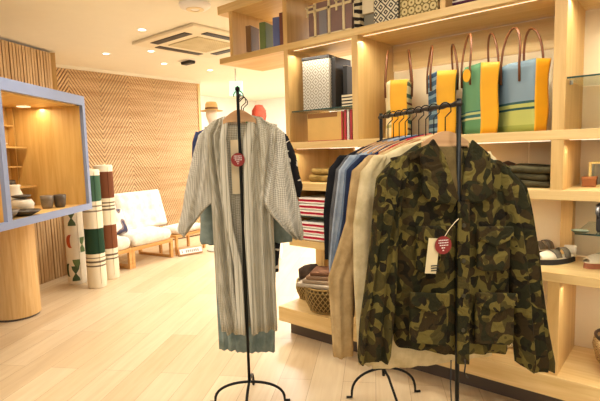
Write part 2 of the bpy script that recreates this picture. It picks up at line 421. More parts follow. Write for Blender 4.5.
# ------------------------------------------------------------------ books in the top left bay
def slab(name, x, y, z, w, d, h, mt, label, cat, group=None, rz=0, parts='book'):
    t = thing(name, (x, y, z), label, cat, group, rz)
    b = B(); box(b, (-w/2, -d/2, 0), (w/2, d/2, h), .003)
    obj('cover', b, mt, t)
    if parts == 'book':
        b = B(); box(b, (-w/2+.004, -d/2+.004, h-.001), (w/2-.004, d/2-.004, h+.0015)); obj('page_block', b, CREAM, t)
    return t
bk = [(243, 'a_brown', '7c5a34', .06, .22, 'brown book standing at the left end of the top left shelf'), (257, 'g', '6f8048', .07, .225, 'olive green book standing between the brown and the blue book'),
      (270.5, 'b', '5f6a9c', .075, .235, 'blue book standing on the top left shelf'), (281.5, 'r', '7a4a3a', .05, .26, 'reddish brown book standing against the oak upright on the top shelf')]
for px, n, c, w, h, lb in bk:
    q = on(px, {243: 51.8, 257: 49.5, 270.5: 46.5, 281.5: 44}[px], 2, 2.2)
    slab('book', min(q.x+.02, -2.335), q.y+.09, 2.2, w*.75, .13, h*.88, plain('book_'+n, c, .6), lb, 'book', 'books on the top left shelf', rz=.25)
q = on(275, 40, 1, 2.95)

# boxes with motifs (upper middle bay)
def gift(name, p0, p1, y, d, z0, mt, label, rz=0, group='patterned boxes on the top shelf', h=None, lid=None, lidm=None):
    a = on(*p0, 1, y); c = on(*p1, 1, y); w = abs(c.x-a.x); hh = h
    t = thing(name, ((a.x+c.x)/2, y+d/2, z0), label, 'box', group, rz)
    b = B(); box(b, (-w/2, -d/2, 0), (w/2, d/2, hh), .003); bo = obj('body', b, mt, t)
    if lid:
        b = B(); box(b, (-w/2-.004, -d/2-.004, hh-lid), (w/2+.004, d/2+.004, hh+.003), .002); obj('lid', b, lidm or mt, t)
    return t, w, hh
t, w, h = gift('lattice_box', (309, 36), (352, 28), 2.68, .3, 2.2, plain('mauve_brown', '8a6f68', .6), 'brown and mauve box with a cream lattice, on the top shelf', h=.25)
LAT = plain('lattice_cream', 'ead7a8', .7)
b = B()
for x in (-.33, .0, .33):
    box(b, (x*w-.009, -.158, .0), (x*w+.009, -.149, .25))
box(b, (-w/2, -.158, .0), (w/2, -.149, .03)); box(b, (-w/2, -.158, .19), (w/2, -.149, .206))
for cx in (-.5*w+.02, w*.24):
    box(b, (cx-.03, -.159, .165), (cx-.018, -.149, .235)); box(b, (cx+.03, -.159, .165), (cx+.042, -.149, .235)); box(b, (cx-.04, -.159, .225), (cx+.05, -.149, .237))
obj('lattice', b, LAT, t)
b = B(); box(b, (-.24*w, -.153, .03), (-.06*w, -.15, .19)); obj('panel_inset', b, plain('grey_inset', '8f8d92', .6), t)
gift('striped_box', (354, 26), (360, 25), 2.66, .26, 2.2, stripes('diag', [(0, '2c2722'), (.5, 'd9c9a4')], .045, 2, 1.2), 'narrow black box with cream slanting bands beside the lattice box', h=.27)
t = thing('display_riser', on(366, 24, 1, 2.7)-Vector((0, -.07, 0)), 'small cream block with a dark gap below, on the top shelf between patterned boxes', 'block')
t.location = (on(364, 24, 1, 2.7).x, 2.78, 2.2)
b = B(); box(b, (-.08, -.09, .1), (.08, .09, .19), .003); obj('block', b, CREAM, t)
b = B(); box(b, (-.075, -.07, 0), (.075, .09, .1), .003); obj('base', b, plain('grey_base', '8d8672', .6), t)
gift('tile_motif_box', (374, 23), (398, 17), 2.66, .3, 2.2, motif('quatre', 'e5dcc0', '3c362c', 14, .55), 'box with black and white tile motif on the top shelf', h=.3)
gift('floral_motif_box', (400, 16), (438, 8), 2.66, .3, 2.2, motif('floral', 'd8c48c', '7a6634', 22, .6, metric='EUCLIDEAN'), 'box with fine gold and brown floral motif beside the top upright', h=.3)
q = on(464, 6, 1, 2.72)
t = thing('folded_textile', (q.x+.04, 2.82, 2.2), 'folded purple and white striped textile on the top shelf', 'textile')
b = B()
for k in range(3): box(b, (-.12, -.12, .001+k*.03), (.12, .12, .028+k*.03), .012, mi=0)
obj('layers', b, stripes('plumstripe', [(0, '5b3348'), (.5, 'e8dcd4')], .03), t)

# bay with boxes above the tote shelf
t, w, h = gift('patterned_box', (303, 102), (327, 100), 2.70, .2, 1.7205, motif('greycheck', 'cdc6b6', '989080', 15, .5), 'grey patterned box standing on the glass shelf', group='boxes in the left bay', h=.375, lid=.02, lidm=DARK)
t.rotation_euler.z = .12
q = on(338, 95, 1, 2.75)
for k, (x, y_, hh, lb) in enumerate(((q.x-.03, 2.84, .36, 'dark grey album standing right of the patterned box'), (q.x+.02, 2.91, .3, 'short dark album standing behind the stacked notebooks'))):
    slab('album', x, y_, 1.7205, .035, .2, hh, DARK, lb, 'album', 'albums on the glass shelf')
for k in range(4):
    t = thing('notebook', (-1.80, 2.8, 1.721+k*.022), ['black notebook at the bottom of the small stack on the glass shelf', 'black notebook second from the bottom of the small stack on the glass shelf', 'black notebook second from the top of the small stack on the glass shelf', 'black notebook on top of the small stack on the glass shelf'][k], 'notebook', 'black notebooks stacked on glass')
    b = B(); box(b, (-.07, -.1, 0), (.07, .1, .003)); box(b, (-.07, -.1, .017), (.07, .1, .02)); box(b, (-.07, .095, 0), (-.04, .1, .02)); obj('cover', b, DARK, t)
    b = B(); box(b, (-.068, -.097, .003), (.068, .094, .017)); obj('pages', b, CREAM, t)
t = thing('craft_box', (-1.985, 2.83, 1.495), 'large kraft brown box with dark lid strip under the glass shelf', 'box', 'boxes in the left bay')
b = B(); box(b, (-.165, -.16, 0), (.145, .16, .2), .003); obj('body', b, plain('kraft', 'd9ad62', .7), t)
b = B(); box(b, (-.16, -.162, .165), (.1, -.158, .197)); obj('lid_strip', b, plain('kraft_dark', '8f6030', .7), t)
b = B(); box(b, (.135, -.165, 0), (.146, -.16, .2)); box(b, (-.165, -.165, 0), (.146, -.16, .006)); obj('red_edge', b, plain('red_paper', 'b23237', .6), t)
for k, c in enumerate(('b8353c', 'd9cfc4', 'a83036', '8a8682')):
    slab('magazine', -1.822+k*.024, 2.82, 1.495, .018, .3, .205, plain('mag%d' % k, c, .5), ['red-spined magazine standing against the kraft box', 'pale magazine standing between two red ones', 'darker red magazine second from the oak upright', 'grey magazine standing against the oak upright'][k], 'magazine', 'magazines beside the kraft box')

# ------------------------------------------------------------------ tote bags
def tote(x, y, z, rz, g, wd, m_, h, mats, label, handles=True, tagm=None, hh=.2):
    """mats = gusset, left side, right side; narrow gusset faces local -y"""
    t = thing('tote_bag', (x, y, z), label, 'tote bag', 'striped canvas tote bags', rz)
    pl = [(-g/2, 0), (g/2, 0), (m_/2, wd/2), (g/2, wd), (-g/2, wd), (-m_/2, wd/2)]
    tp = [(p[0]*1.05, p[1]*1.08-.01) for p in pl]
    def side(name, idx, mt, nl=10, hc=1.0):
        b = B(); NS = 8; rows = []
        for j in range(nl+1):
            tt = j/nl; row = []
            P = [(pl[i][0]+(tp[i][0]-pl[i][0])*tt, pl[i][1]+(tp[i][1]-pl[i][1])*tt) for i in idx]
            for a_, c_ in zip(P, P[1:]):
                for s in range(NS):
                    q = s/NS; row.append((a_[0]+(c_[0]-a_[0])*q, a_[1]+(c_[1]-a_[1])*q))
            row.append(P[-1])
            rows.append([b.verts.new((p[0]+.004*math.sin(7*tt+p[1]*30), p[1]+.003*math.sin(9*tt+p[0]*40), h*tt*hc)) for p in row])
        for A, C2 in zip(rows, rows[1:]):
            for k in range(len(A)-1): b.faces.new((A[k], A[k+1], C2[k+1], C2[k]))
        o = obj(name, b, mt, t, smooth=True, recalc=False)
        md = o.modifiers.new('thick', 'SOLIDIFY'); md.thickness = .005; md.offset = 0
        return o
    side('gusset', [0, 1], mats[0], hc=1.0); side('canvas_side', [1, 2, 3], mats[2]); side('gusset', [3, 4], mats[0]); side('canvas_side', [4, 5, 0], mats[1])
    b = B(); prism(b, [(p[0]*.97, p[1]*.98+.003) for p in pl], .002, .008); obj('base', b, mats[0], t)
    if handles:
        for sx in (-1, 1):
            xx = sx*(m_/2+.006)
            pts = []
            for k in range(17):
                a = PI*k/16; pts.append((xx-sx*.02*math.sin(a), wd/2-math.cos(a)*wd*.25, h*.86+.04+hh*math.sin(a)**.8))
            pts = [(xx*.97, wd*.25, h*.72)]+pts+[(xx*.97, wd*.75, h*.72)]
            b = B(); tubep(b, pts, .0065, 8); obj('handle', b, STRAP, t, smooth=True)
    if tagm:
        b = B(); lathe(b, [(0, 0), (.024, 0), (.024, .005), (0, .005)], n=20)
        bmesh.ops.transform(b, matrix=Matrix.Translation((-g*.5-.05, .07, h*.85)) @ Matrix.Rotation(-.9, 4, 'Z') @ Matrix.Rotation(PI/2, 4, 'X') @ Matrix.Scale(1.5, 4, (0, 1, 0)), verts=b.verts); obj('leather_tag', b, tagm, t)
    return t
CRM = stripes('cream_plaid', [(0, 'e9dcae'), (.5, 'b8b06a'), (.56, 'e9dcae'), (.8, '5a6a3a'), (.86, 'e9dcae')], .3, off=.28)
PLD = stripes('plaid_dark', [(0, '4f5a40'), (.15, 'c3b070'), (.3, '6d3a2c'), (.38, 'd0bd84'), (.55, '44604f'), (.7, 'cfc08c')], .16)
BLP = stripes('blue_plaid', [(0, '3f5a6e'), (.3, '7d97a0'), (.5, '33485c'), (.75, '90a3a0')], .1)
GRN = stripes('green_canvas', [(0, '5f8f64'), (.34, 'c9cc8e'), (.37, '3f6f6a'), (.41, 'b4c080'), (.44, '3f6f6a'), (.46, '67966c')], .42, off=.15)
DGN = plain('dark_green_canvas', '35524a', .9)
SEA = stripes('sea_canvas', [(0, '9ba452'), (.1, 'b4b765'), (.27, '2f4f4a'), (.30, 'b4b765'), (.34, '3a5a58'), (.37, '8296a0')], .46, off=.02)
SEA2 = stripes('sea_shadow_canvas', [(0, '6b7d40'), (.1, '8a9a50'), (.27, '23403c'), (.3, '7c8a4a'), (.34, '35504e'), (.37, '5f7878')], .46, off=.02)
def ty(px, y): return on(px, 132, 1, y).x
tote(ty(399, 2.70), 2.70, 1.496, .5, .10, .3, .16, .36, (LEATHER, CRM, PLD), 'tote bag with yellow leather gusset and cream plaid sides, leftmost on the shelf', hh=.22)
tote(ty(446, 2.72), 2.72, 1.496, .56, .105, .3, .15, .38, (LEATHER, BLP, DGN), 'tote bag with yellow leather gusset and blue plaid side, beside the leftmost tote', hh=.19)
tote(ty(488.5, 2.68), 2.68, 1.496, .68, .095, .29, .15, .385, (LEATHER, GRN, DGN), 'green canvas tote bag with mustard gusset and round leather tag', tagm=LEATHER, hh=.2)
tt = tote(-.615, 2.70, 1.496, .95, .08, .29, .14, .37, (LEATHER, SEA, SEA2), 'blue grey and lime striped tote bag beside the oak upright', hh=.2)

# ------------------------------------------------------------------ things on the lower shelves
def heap(name, c, sx, sy, h, mt, label, cat, group=None, seed=0, rz=0, layers=4, lump=.25):
    r = random.Random(seed); t = thing(name, c, label, cat, group, rz)
    b = B(); hz = h/layers
    for k in range(layers):
        f = 1-.12*k*r.random(); ox = (r.random()-.5)*sx*.1
        box(b, (-sx/2*f+ox, -sy/2*f, k*hz+.001), (sx/2*f+ox, sy/2*f, (k+1)*hz-.001), min(hz*.42, .03), rz=(r.random()-.5)*lump, seg=3)
    bmesh.ops.subdivide_edges(b, edges=[e for e in b.edges if e.calc_length() > sx*.3], cuts=6, use_grid_fill=True)
    for v in b.verts:
        v.co.z += (.12*hz*math.sin(17*v.co.x+seed)+.1*hz*math.sin(23*v.co.y+2*seed)) * (1 if v.co.z > .01 else 0)
    obj('folds', b, mt, t, smooth=True); return t
OLIVE = fabric('dark_olive_cloth', '4d4630', '37321f')
q = on(529, 188, 1, 2.75)
heap('folded_garments', (q.x, 2.82, 1.199), .24, .26, .115, OLIVE, 'pile of folded dark olive garments beside the oak upright', 'clothes', seed=3, layers=3)
t = thing('felt_cap', (on(504, 186, 1, 2.75).x-.05, 2.88, 1.1985), 'dark brown soft cap lying left of the folded olive garments', 'cap')
b = B(); lathe(b, [(0, .13), (.03, .127), (.065, .11), (.08, .07), (.078, .03), (.08, .003), (0, .003)], n=24, sx=1.1)
for v in b.verts: v.co.z += .015*math.sin(30*v.co.x)*(v.co.z > .05)
obj('crown', b, plain('cap_felt', '4a3526', .9), t, smooth=True)
b = B(); lathe(b, [(.08, .004), (.115, .001), (.115, .006), (.08, .012)], n=24); obj('brim', b, plain('cap_felt_rim', '40301f', .9), t, smooth=True)
KH = fabric('khaki_canvas', '8e7340', '6d5628')
heap('crumpled_bag', (-2.06, 2.84, 1.199), .3, .24, .1, KH, 'crumpled khaki cloth bag lying on the shelf left of the rail', 'bag', seed=5, layers=2)
heap('folded_scarf', (-1.95, 2.88, 1.306), .17, .12, .05, fabric('tan_scarf', 'c98f5c', 'a8764a'), 'tan folded scarf lying on the khaki bag', 'scarf', seed=8, layers=2, rz=.6)
for k, (x, c, lb) in enumerate(((-1.86, '3b352e', 'dark slate pouch standing behind the tan scarf'), (-1.76, '5c5548', 'grey brown pouch standing next to the dark slate pouch'))):
    t = thing('pouch', (x, 3.0, 1.199), lb, 'pouch', 'pouches at the back of the shelf')
    b = B(); box(b, (-.045, -.03, 0), (.045, .03, .19), .012, seg=3); obj('body', b, plain('pouch%d' % k, c, .8), t, smooth=False)
    b = B(); box(b, (-.046, -.032, .15), (.046, .032, .158)); obj('seam', b, METAL, t)
# striped shirts
RW = stripes('red_white_stripe', [(0, 'f2ece2'), (.5, 'c62f45')], .034, wob=.15)
for lvl, (z0, n) in enumerate(((.956, 3), (.776, 3))):
    for k in range(n):
        hz = .046
        t = thing('striped_shirt', (-2.02, 2.79, z0+k*hz), ['red and white striped folded shirt, %s of the upper stack on the glass' , 'red and white striped folded shirt, %s of the lower stack above the basket'][lvl] % ('bottom one', 'middle one', 'top one')[k], 'shirt', 'folded striped shirts')
        b = B(); box(b, (-.2, -.17, .001), (.2, .17, .022), .01, seg=3); box(b, (-.198, -.168, .0225), (.198, .17, .0435), .01, seg=3)
        obj('folded_body', b, RW, t, smooth=False)
        b = B(); box(b, (-.06, -.12, .0437), (.06, .02, .0457), .001); obj('collar', b, WHITE, t)
# baskets
def basket(x, y, z, r, h, label, dense=26):
    t = thing('woven_basket', (x, y, z), label, 'basket', 'woven baskets on the plinth')
    pf = lambda q: r*(.82+.3*math.sin(q*PI*.75))
    b = B(); lathe(b, [(0, .004), (pf(0)*.96, .004)]+[(pf(q/8)*.965, h*q/8) for q in range(1, 9)]+[(pf(1)*.93, h), (pf(.5)*.93, h*.5), (pf(0)*.9, .012), (0, .012)], n=32)
    obj('liner', b, plain('basket_inner', '5a4422', .8), t, smooth=True)
    b = B()
    for sg in (-1, 1):
        for k in range(dense):
            pts = []
            for q in range(9):
                a = 2*PI*k/dense+sg*q/8*.9; rr = pf(q/8)+.002*sg; pts.append((rr*math.cos(a), rr*math.sin(a), .006+(h-.01)*q/8))
            tubep(b, pts, .0032, 5)
    obj('weave', b, plain('cane', 'a98c52', .6), t, smooth=True)
    b = B()
    for zz, rr in ((h, .008), (.008, .007), (h*.86, .004)):
        q = zz/h; tubep(b, [(pf(q)*math.cos(2*PI*k/32), pf(q)*math.sin(2*PI*k/32), zz) for k in range(32)], rr, 6, closed=True)
    obj('rim', b, plain('cane_rim', '9a7b42', .6), t, smooth=True)
    return t
basket(-2.07, 2.74, .2355, .14, .185, 'woven cane basket full of folded cloths under the striped shirts')
basket(-2.345, 2.9, .2355, .105, .15, 'smaller woven basket half hidden behind the kimono')
for k, (dx, dy, zz, a, c, lb) in enumerate(((-.05, -.03, .30, .2, 'b4a48e', 'grey beige folded cloth at the left of the basket'), (.0, -.01, .322, .3, 'a08a70', 'taupe folded cloth lying in the middle of the basket'), (.02, .0, .344, .35, '8c6e54', 'brown folded cloth on top of the taupe one in the basket'), (.035, .01, .366, .42, '6e4c36', 'dark brown folded cloth topmost in the basket'))):
    t = thing('folded_cloth', (-2.08+dx*.6, 2.74+dy, .4215+k*.0305), lb, 'cloth', 'folded cloths in the basket', a)
    b = B(); box(b, (-.15+k*.012, -.1, 0), (.15-k*.012, .1, .03), .011, seg=3); o = obj('folds', b, fabric('basket_cloth%d' % k, c), t)
t = thing('dark_cloth_bundle', (-2.345, 2.9, .387), 'dark brown cloth bundle on the smaller basket beside the kimono', 'cloth')
b = B(); lathe(b, [(0, .002), (.07, .002), (.1, .03), (.095, .08), (.05, .12), (0, .13)], n=24)
for v in b.verts: v.co.z += .008*math.sin(40*v.co.x)*(v.co.z > .02); v.co.x += .008*math.sin(50*v.co.z+3*v.co.y)
obj('folds', b, fabric('dark_bundle', '4a3a2e', '33281f'), t, smooth=True)
# sandals and shoes
def sandal(x, y, z, rz, label, sole='2a2622', up='cfc0a4', name='sandal', group='sandals on the low shelf', strap='6e6450'):
    t = thing(name, (x, y, z), label, 'shoe', group, rz)
    def foot(s, z0, z1, k=1.0):
        P = []
        for i in range(28):
            a = 2*PI*i/28; yy = math.cos(a)*.132; wv = .043*(1+.22*math.cos(a)-.12*math.cos(2*a)) ; P.append((math.sin(a)*wv*s, yy*s))
        return P
    b = B(); prism(b, foot(1, 0, 0), 0, .028, top=foot(.97, 0, 0)); obj('sole', b, plain('sole_'+sole, sole, .7), t)
    b = B(); prism(b, foot(.95, 0, 0), .028, .034); obj('footbed', b, plain('bed_'+up, up, .7), t)
    b = B()
    n = 10; rings = []
    for j in range(9):         # toe cap
        yy = .045+.075*j/8; w = .046*math.sqrt(max(0, 1-((yy-.03)/.1)**2))+.004; hgt = .048*(1-.45*(j/8)**2)
        rings.append([b.verts.new((w*math.cos(PI*i/n), yy, .03+hgt*math.sin(PI*i/n)*.85)) for i in range(n+1)])
    for A, C2 in zip(rings, rings[1:]):
        for i in range(n): b.faces.new((A[i], A[i+1], C2[i+1], C2[i]))
    o = obj('toe_cap', b, plain('toe_'+up, up, .75), t, smooth=True); md = o.modifiers.new('s', 'SOLIDIFY'); md.thickness = .003
    for yy, hh_ in ((.02, .046), (-.04, .052)):
        b = B(); rings = []
        for dy in (-.02, .02):
            rings.append([b.verts.new((.043*math.cos(PI*i/12), yy+dy, .03+hh_*math.sin(PI*i/12))) for i in range(13)])
        for i in range(12): b.faces.new((rings[0][i], rings[0][i+1], rings[1][i+1], rings[1][i]))
        o = obj('strap', b, plain('strap_'+strap, strap, .6), t, smooth=True); md = o.modifiers.new('s', 'SOLIDIFY'); md.thickness = .004
    b = B(); rings = []
    for zz in (.03, .085):
        rings.append([b.verts.new((.036*math.cos(PI+PI*i/12), -.09+.036*math.sin(PI+PI*i/12), zz)) for i in range(13)])
    for i in range(12): b.faces.new((rings[0][i], rings[0][i+1], rings[1][i+1], rings[1][i]))
    o = obj('heel_counter', b, plain('heel_'+strap, up, .6), t, smooth=True); md = o.modifiers.new('s', 'SOLIDIFY'); md.thickness = .004
    return t
q = on(552, 264, 2, .775); sandal(q.x+.01, q.y+.05, .7755, 2.55, 'beige and black chunky sandal standing in front on the low shelf', up='d6c9ae')
q = on(541, 258, 2, .775); sandal(q.x-.03, q.y+.12, .7755, 2.5, 'beige and black sandal half hidden by the camouflage jacket sleeve', up='c9bb9e')
q = on(604, 268, 2, .775); sandal(q.x, q.y+.04, .7755, 2.5, 'off-white shoe with reddish sole at the right edge', sole='9a5a38', up='e2d2b4', name='shoe', strap='d8c7a6', group=None)
q = on(572, 236, 2, .985)
t = thing('small_dish', (q.x+.02, q.y+.08, .9855), 'small dark green dish on the glass shelf above the sandals', 'dish')
b = B(); lathe(b, [(0, .002), (.018, .002), (.03, .012), (.033, .018), (.029, .018), (.016, .006), (0, .006)], n=28, sx=1.2); obj('bowl', b, plain('green_dish', '4a5038', .5), t, smooth=True)
t = thing('leather_pouch_bag', (-.25, 2.72, .9855), 'black leather bag with handle standing at the right edge', 'bag')
b = B(); box(b, (-.1, -.035, 0), (.1, .035, .145), .012, seg=3); obj('body', b, plain('black_leather', '1d1a18', .5), t)
b = B(); box(b, (-.102, -.04, .09), (.102, -.033, .14), .003); obj('flap', b, plain('black_leather_flap', '262220', .45), t)
b = B(); tubep(b, [(-.09, -.04, .135), (-.094, -.045, .1), (-.09, -.042, .07)], .006); obj('strap', b, plain('black_leather_strap', '2a2522', .45), t, smooth=True)
q = on(588, 187, 2, 1.2)
t = thing('small_brown_box', (q.x+.0, q.y+.05, 1.199), 'little brown box on the shelf in front of the clear display case', 'box')
b = B(); box(b, (-.032, -.03, 0), (.032, .03, .05), .003); obj('body', b, plain('brown_card', '8c5226', .6), t)
b = B(); box(b, (-.034, -.032, .04), (.034, .032, .054), .002); obj('lid', b, plain('brown_card_lid', '9a5f30', .6), t)
t = thing('display_case', (-.23, 2.93, 1.199), 'low clear glass case with pale frame behind the little brown box', 'case')
b = B(); box(b, (-.17, -.07, .01), (.17, .07, .12)); obj('glass', b, GLASS, t)
b = B()
for x in (-.175, .175):
    for y in (-.075, .075): box(b, (x-.006, y-.006, 0), (x+.006, y+.006, .13))
for y in (-.075, .075): box(b, (-.175, y-.005, 0), (.175, y+.005, .01)); box(b, (-.175, y-.005, .12), (.175, y+.005, .13))
obj('frame', b, plain('brass_frame', 'd9c27c', .4), t)
t = thing('round_woven_bowl', (-.21, 2.80, .2355), 'round dark rimmed woven bowl on the plinth at the right edge', 'bowl')
b = B(); lathe(b, [(0, .004), (.07, .004), (.13, .07), (.15, .15), (.14, .2), (.13, .2), (.138, .15), (.12, .07), (.06, .015), (0, .015)], n=40); obj('bowl', b, motif('bowlweave', '6a4a2c', 'b79a64', 30, .4), t, smooth=True)
b = B(); tubep(b, [(.136*math.cos(2*PI*k/36), .136*math.sin(2*PI*k/36), .2) for k in range(36)], .008, 6, closed=True); obj('rim', b, plain('bowl_rim', '3a2a1a', .6), t, smooth=True)
t = thing('cushion_bag', (on(496, 340, 1, 2.8).x, 2.86, .2355), 'cream cloth bag with gold pattern lying behind the jacket hem', 'bag')
b = B(); box(b, (-.1, -.07, 0), (.1, .07, .11), .03, seg=4); obj('body', b, motif('goldpat', 'e8dcbc', 'b29a58', 20, .5), t, smooth=True)
b = B(); tubep(b, [(-.06, -.06, .1), (-.05, -.06, .15), (.05, -.06, .15), (.06, -.06, .1)], .005); obj('handle', b, KH, t, smooth=True)

# ------------------------------------------------------------------ garments
def hanger(t, z, hw=.2, hook=.13, drop=.07, wood_=HANGW, y=0, thick=0, dx=0):
    b = B(); pts = [(-hw+2*hw*k/16, 0, z-drop*abs(-1+k/8)**1.6) for k in range(17)]
    for i, (p, q) in enumerate(zip(pts, pts[1:])):
        hh = .022+(.022+thick)*(1-abs(-1+(i+.5)/8))
        vprism(b, [(p[0], p[2]-hh), (q[0], q[2]-hh), (q[0], q[2]), (p[0], p[2])], y-.008, y+.008)
    bmesh.ops.translate(b, vec=(dx, 0, 0), verts=b.verts); hg = obj('hanger', b, wood_, t)
    b = B(); zt = z+hook
    P = [(0, 0, z-.01), (0, 0, zt-.062), (.012, 0, zt-.05), (.026, 0, zt-.038)]+[(.026*math.cos(a), 0, zt-.026+.026*math.sin(a)) for a in [k*PI/8-.2 for k in range(1, 10)]]
    tubep(b, P, .0028, 6); bmesh.ops.translate(b, vec=(dx, y, 0), verts=b.verts); obj('hook', b, BLACK, hg, smooth=True)
def tagset(t, x, y, z, rr=.035, paper=None, ppart=True):
    """round red swing tag with pale marks"""
    RED = bpy.data.materials.get('red_tag') or plain('red_tag', '8c2a26', .6)
    b = B(); lathe(b, [(0, 0), (rr, 0), (rr, .002), (0, .002)], n=32)
    bmesh.ops.transform(b, matrix=Matrix.Translation((x, y, z)) @ Matrix.Rotation(PI/2, 4, 'X'), verts=b.verts)
    g = obj('swing_tag', b, RED, t); g['label'] = 'round dark red swing tag'
    b = B(); r = random.Random(3)
    for k in range(5):
        zz = z+rr*.55-k*rr*.28; wl_ = rr*(.35+.25*math.sin(1+k*.9)); xx = x-wl_
        while xx < x+wl_:
            L = rr*(.08+.12*r.random()); box(b, (xx, y-.0035, zz-rr*.05), (xx+L, y-.002, zz+rr*.05)); xx += L+rr*.07
    obj('printed_marks', b, WHITE, g)

# --- black single stand with the kimono
KP = Vector((-1.885, 1.75, 0)); KA = math.atan2(.643, .766)
st = thing('garment_stand', KP, 'black iron single-pole garment stand carrying the grey kimono', 'clothes stand', rz=KA)
b = B(); tubep(b, [(0, 0, .12), (0, 0, 1.72), (0, 0, 1.76)], [.0085, .0085, .0085]); obj('pole', b, BLACK, st, smooth=True)
b = B(); lathe(b, [(0, 1.76), (.013, 1.76), (.013, 1.775), (0, 1.785)], n=12); obj('finial', b, BLACK, st, smooth=True)
def arch(t, x0, y0, half, rz, hz=.125, r=.008):
    b = B(); pts = []
    for k in range(21):
        a = PI*k/20; X = -half*math.cos(a); pts.append((x0+X*math.cos(rz), y0+X*math.sin(rz), r+(hz-r)*math.sin(a)**.75))
    pts = [(pts[0][0]-.03*math.cos(rz), pts[0][1]-.03*math.sin(rz), r)]+pts+[(pts[-1][0]+.03*math.cos(rz), pts[-1][1]+.03*math.sin(rz), r)]
    tubep(b, pts, r); return obj('arched_foot', b, BLACK, t, smooth=True)
arch(st, 0, 0, .2, 0); arch(st, 0, 0, .2, PI/2)
b = B(); P = [(0, -.01, 1.72), (.0, .03, 1.735), (0, .075, 1.735), (0, .1, 1.75)]; tubep(b, P, .006); obj('hook_arm', b, BLACK, st, smooth=True)

KIM = fine_check('kimono_weave', 'd6d0bf', '9d9784', 150, .78); KIMS = fine_check('kimono_sleeve_weave', 'e0dccf', 'aaa598', 130, .78)
KSTR = stripes('kimono_stripe', [(0, 'cbc5b3'), (.5, 'a39c88'), (.7, 'd2ccba')], .024, 0)
TEAL = fabric('teal_linen', '93a09a', '75857f', wr=.3)
def garment(name, P, ang, yoff, label, cat, group=None):
    return thing(name, Vector(P)+Vector((-math.sin(ang), math.cos(ang), 0))*yoff, label, cat, group, ang)
# kimono in front
k1 = garment('kimono', KP, KA, .065, 'grey beige fine-checked kimono hanging open on the black stand', 'kimono')
hanger(k1, 1.662, .09, .1, .055, y=-.035, thick=.03)
b = B(); cloth(b, [(-.07, 1.60, .07, 1.60, .02, .01), (-.2, 1.575, .2, 1.58, .035, .01), (-.2, 1.4, .2, 1.39, .035, .015), (-.17, 1.1, .16, 1.1, .035, .015), (-.165, .7, .165, .7, .035, .015), (-.16, .44, .165, .425, .035, .015)], fold=.012, k=6, ph=1)
obj('back_body', b, KIM, k1, smooth=True)
b = B(); cloth(b, [(-.14, 1.61, -.075, 1.63, .022, -.01), (-.2, 1.56, -.085, 1.5, .022, -.025), (-.18, 1.35, -.085, 1.33, .022, -.03), (-.17, 1.1, -.06, 1.1, .024, -.03), (-.17, .7, -.03, .7, .026, -.03), (-.155, .41, 0.0, .405, .028, -.03)], fold=.026, k=2.6, ph=.4, grow=.4)
obj('front_panel', b, KIM, k1, smooth=True)
b = B(); cloth(b, [(.06, 1.63, .12, 1.62, .022, -.01), (.05, 1.5, .2, 1.56, .022, -.025), (.03, 1.33, .18, 1.35, .022, -.03), (.01, 1.1, .16, 1.1, .024, -.03), (.015, .7, .165, .7, .026, -.03), (.02, .405, .165, .42, .028, -.03)], fold=.026, k=2.4, ph=2.4, grow=.4)
obj('front_panel', b, KIM, k1, smooth=True)
for sgn, rows in ((-1, [(-.09, 1.625, -.05, 1.635, .012, -.02), (-.115, 1.5, -.075, 1.5, .013, -.052), (-.11, 1.3, -.07, 1.3, .013, -.06), (-.09, 1.0, -.05, 1.0, .013, -.066), (-.06, .8, -.02, .8, .013, -.066), (-.045, .41, -.003, .405, .012, -.07)]),
                  (1, [(.05, 1.635, .09, 1.625, .012, -.02), (.02, 1.5, .07, 1.5, .013, -.052), (.01, 1.3, .058, 1.3, .013, -.06), (.01, 1.0, .055, 1.0, .013, -.066), (.02, .405, .062, .41, .012, -.07)])):
    b = B(); cloth(b, rows, N=24, fold=.004, k=2, ph=sgn); obj('collar_band', b, KSTR, k1, smooth=True)
b = B(); cloth(b, [(-.18, 1.585, -.13, 1.6, .014, 0), (-.235, 1.53, -.15, 1.54, .022, -.01), (-.275, 1.38, -.155, 1.38, .024, -.02), (-.325, 1.2, -.165, 1.24, .026, -.025), (-.35, 1.1, -.168, 1.19, .026, -.025), (-.372, 1.015, -.17, 1.16, .024, -.025), (-.362, .985, -.21, 1.12, .02, -.025), (-.346, .962, -.335, .97, .008, -.02)], fold=.016, k=2.2, ph=.7)
obj('sleeve', b, KIMS, k1, smooth=True)
b = B(); cloth(b, [(.13, 1.6, .18, 1.58, .014, 0), (.15, 1.54, .245, 1.53, .022, -.01), (.145, 1.38, .272, 1.36, .024, -.022), (.12, 1.24, .3, 1.18, .026, -.045), (.105, 1.17, .32, 1.06, .026, -.05), (.14, 1.1, .338, .985, .024, -.05), (.21, 1.01, .332, .945, .02, -.045), (.29, .94, .315, .93, .008, -.03)], fold=.016, k=2.2, ph=2.7)
obj('sleeve', b, KIMS, k1, smooth=True)
b = B(); box(b, (-.055, -.031, 1.2), (.0, -.029, 1.5)); o = obj('paper_label', b, CREAM, k1)
b = B(); box(b, (.035, -.02, 1.59), (.055, -.012, 1.605)); obj('size_clip', b, plain('green_clip', '2f9a4a', .4), k1)
tagset(k1, -.012, -.085+.012, 1.39, .037)
